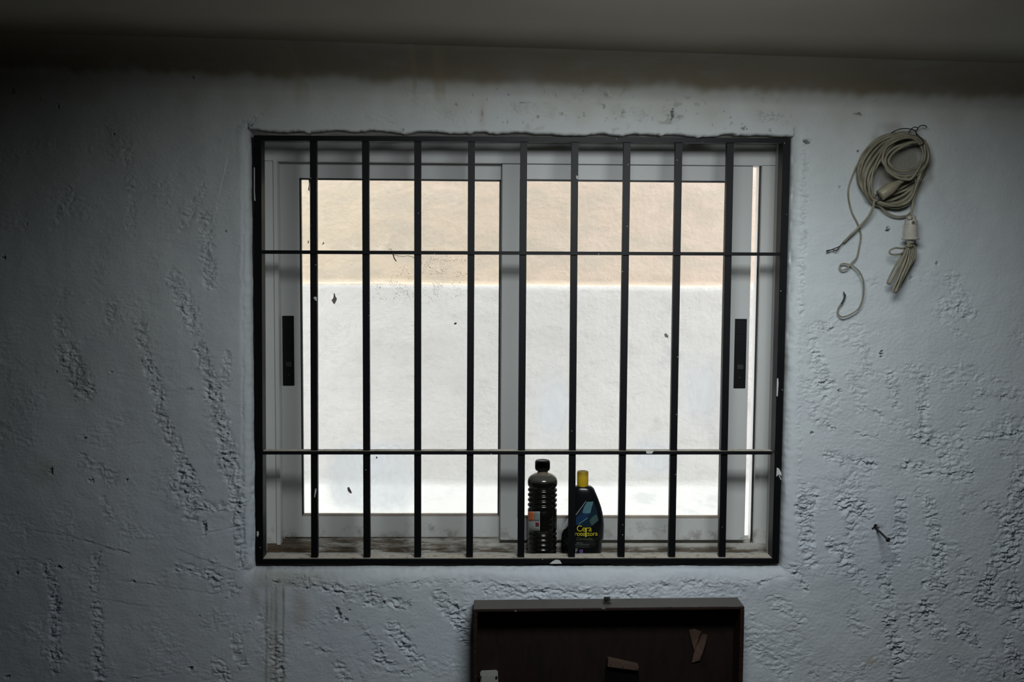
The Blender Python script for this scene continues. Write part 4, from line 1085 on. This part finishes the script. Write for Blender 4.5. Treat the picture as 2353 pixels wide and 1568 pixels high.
# ------------------------------------------------------------------ wooden case under the window
def mat_wood(name, c1, c2, rough=.55, sc=(3, 20, 20), dust=0.0):
    t = NT(name)
    n = t.noise(6, 5, .6, t.scalevec(t.pos(), sc), .8); n2 = t.noise(35, 4, .6)
    c = t.mix(t.ramp(n, .3, .7), c1, c2)
    if dust:
        up = t.sep(t.nrm())[2]
        c = t.mix(t.math('MULTIPLY', t.ramp(up, .5, .95), dust), c, (.17, .155, .13))
        c = t.mix(t.math('MULTIPLY', t.ramp(t.noise(90, 4, .7), .66, .74), .5), c, (.35, .33, .29))
    return t.done(t.bsdf(c, rough, 0, t.bump(n2, .2, .0008), .4))
M_W1 = mat_wood('dark_stained_wood', (.016, .009, .007), (.030, .016, .012), .45, dust=.45)
M_W2 = mat_wood('worn_brown_plywood', (.006, .0024, .0016), (.013, .0055, .0036), .6, (8, 8, 2))
YA, YBk = -.108, -.0335
tl = P(1088, 1401, YA); tr_ = P(1711, 1394.5, YA)
tilt = math.atan2(tr_.z-tl.z, tr_.x-tl.x)
Wc = (tr_-tl).length; Hc = tl.z
cs = empty('wooden_case', (tl.x, YA, 0))
tag(cs, 'shallow dark brown wooden case standing open side out against the wall under the window', 'wooden case')
def sx(z): return 0
TH = .008
def cbox(name, x0, x1, y0, y1, z0, z1, mat, bev=.001, parent=cs, tiltit=True, lab=None):
    bm = bmesh.new(); add_box(bm, x0, x1, y0, y1, z0, z1, bev)
    for v_ in bm.verts:
        v_.co.z += math.tan(tilt)*(v_.co.x-tl.x)*max(0, v_.co.z)/Hc
    o_ = from_bm(name, bm, mat, parent)
    if lab: o_['label'] = lab
    return o_
x0, x1 = tl.x, tl.x+Wc
cbox('top_board', x0, x1, YA, YBk, Hc-TH, Hc, M_W1, .0015)
cbox('side_board', x0, x0+.010, YA, YBk, .0, Hc-TH, M_W1)
cbox('side_board', x1-.010, x1, YA, YBk, .0, Hc-TH, M_W1)
cbox('bottom_board', x0+.010, x1-.010, YA, YBk, .0, TH, M_W1)
cbox('back_panel', x0+.010, x1-.010, YBk-.006, YBk, TH, Hc-TH, M_W2)
# clasp on the top edge
M_BR = mat_simple('tarnished_clasp', (.10, .10, .09), .35, .8)
qc = P(1395, 1387, -.07)
bm = bmesh.new(); add_box(bm, qc.x-.010, qc.x+.010, -.078, -.052, Hc+.0008, Hc+.0028, .0006)
add_tube(bm, [Vector((qc.x-.006, -.060, Hc+.008)), Vector((qc.x+.007, -.066, Hc+.010))], .0055, 14)
for v_ in bm.verts: v_.co.z += math.tan(tilt)*(v_.co.x-tl.x)
from_bm('clasp', bm, M_BR, cs)
YP = YBk-.006
bm = bmesh.new(); pxbox(bm, [(1103, 1551), (1144, 1549), (1145, 1572), (1105, 1575)], YP-.030, YP, .003); h_ = from_bm('hinge_block', bm, mat_simple('white_hinge_plastic', (.30, .30, .28), .5), cs); h_['label'] = 'white plastic hinge block at the left edge'
for q_ in ((1103.5, 1556), (1141, 1557)):
    bm = bmesh.new(); add_lathe(bm, P(q_[0], q_[1], YP-.030), [(.0032, 0), (.0032, .003), (.001, .0035)], 14, (0, -1, 0)); from_bm('screw', bm, M_BR, h_)
bm = bmesh.new(); pxbox(bm, [(1398, 1517), (1469, 1533), (1465, 1543), (1396, 1534)], YP-.026, YP, .0015); c_ = from_bm('cleat', bm, mat_simple('raw_wood', (.075, .045, .03), .7, 0, .3, 60, .3), cs); c_['label'] = 'small raw wood cleat fixed aslant to the back panel'
bm = bmesh.new(); pxbox(bm, [(1393, 1536), (1468, 1545), (1470, 1585), (1391, 1583)], YP-.012, YP, .0015); from_bm('dark_hole_block', bm, mat_simple('painted_hole_black', (.002, .002, .002), .8, 0, .1, 50, 0, .1), cs)  # raised black block stands in for the shade of the hole under the cleat
for q_ in ((1403, 1528), (1432, 1533), (1461, 1538)):
    bm = bmesh.new(); add_lathe(bm, P(q_[0], q_[1], YP-.026), [(.0016, 0), (.0016, .001)], 10, (0, -1, 0)); from_bm('screw', bm, M_BR, c_)
# curl of torn veneer
bm = bmesh.new()
for base_pts in ([(1583,1448,.003),(1596,1446,.016),(1611,1452,.020),(1607,1462,.014),(1602,1478,.010),(1596,1497,.004),(1590,1478,.004)], [(1611,1462,.008),(1616,1458,.018),(1625,1460,.020),(1622,1478,.014),(1615,1500,.010),(1608,1518,.006),(1590,1524,.003),(1594,1504,.004),(1602,1482,.006)]):
    f_ = [bm.verts.new(P(a_, b_, YP-d_-.002)) for a_, b_, d_ in base_pts]
    bk = [bm.verts.new(v_.co+Vector((0, .0012, 0))) for v_ in f_]
    bm.faces.new(f_); bm.faces.new(bk[::-1])
    for i in range(len(f_)): bm.faces.new((f_[i], bk[i], bk[(i+1) % len(f_)], f_[(i+1) % len(f_)]))
v0 = from_bm('torn_veneer', bm, mat_simple('torn_paper_backing', (.10, .055, .04), .8, 0, .3, 40), cs); v0['label'] = 'curled flap of torn paper veneer'
M_SCR = mat_simple('scratched_edge', (.16, .15, .14), .7, 0, .3, 200)
for pts_ in ([(1531, 1395.6), (1540, 1392.8), (1547, 1392.6), (1541, 1395.9)], [(1584, 1394.2), (1612, 1393.4), (1606, 1395.8), (1588, 1396)], [(1668, 1393.4), (1694, 1393), (1698, 1395.4), (1672, 1395.2)], [(1380, 1397.4), (1392, 1396.8), (1390, 1400.5), (1383, 1400.2)], [(1182, 1403), (1187, 1404), (1186, 1407), (1182, 1405)]):
    chip(pts_, YA-.0012, cs, M_SCR, .0006, 'scratch')
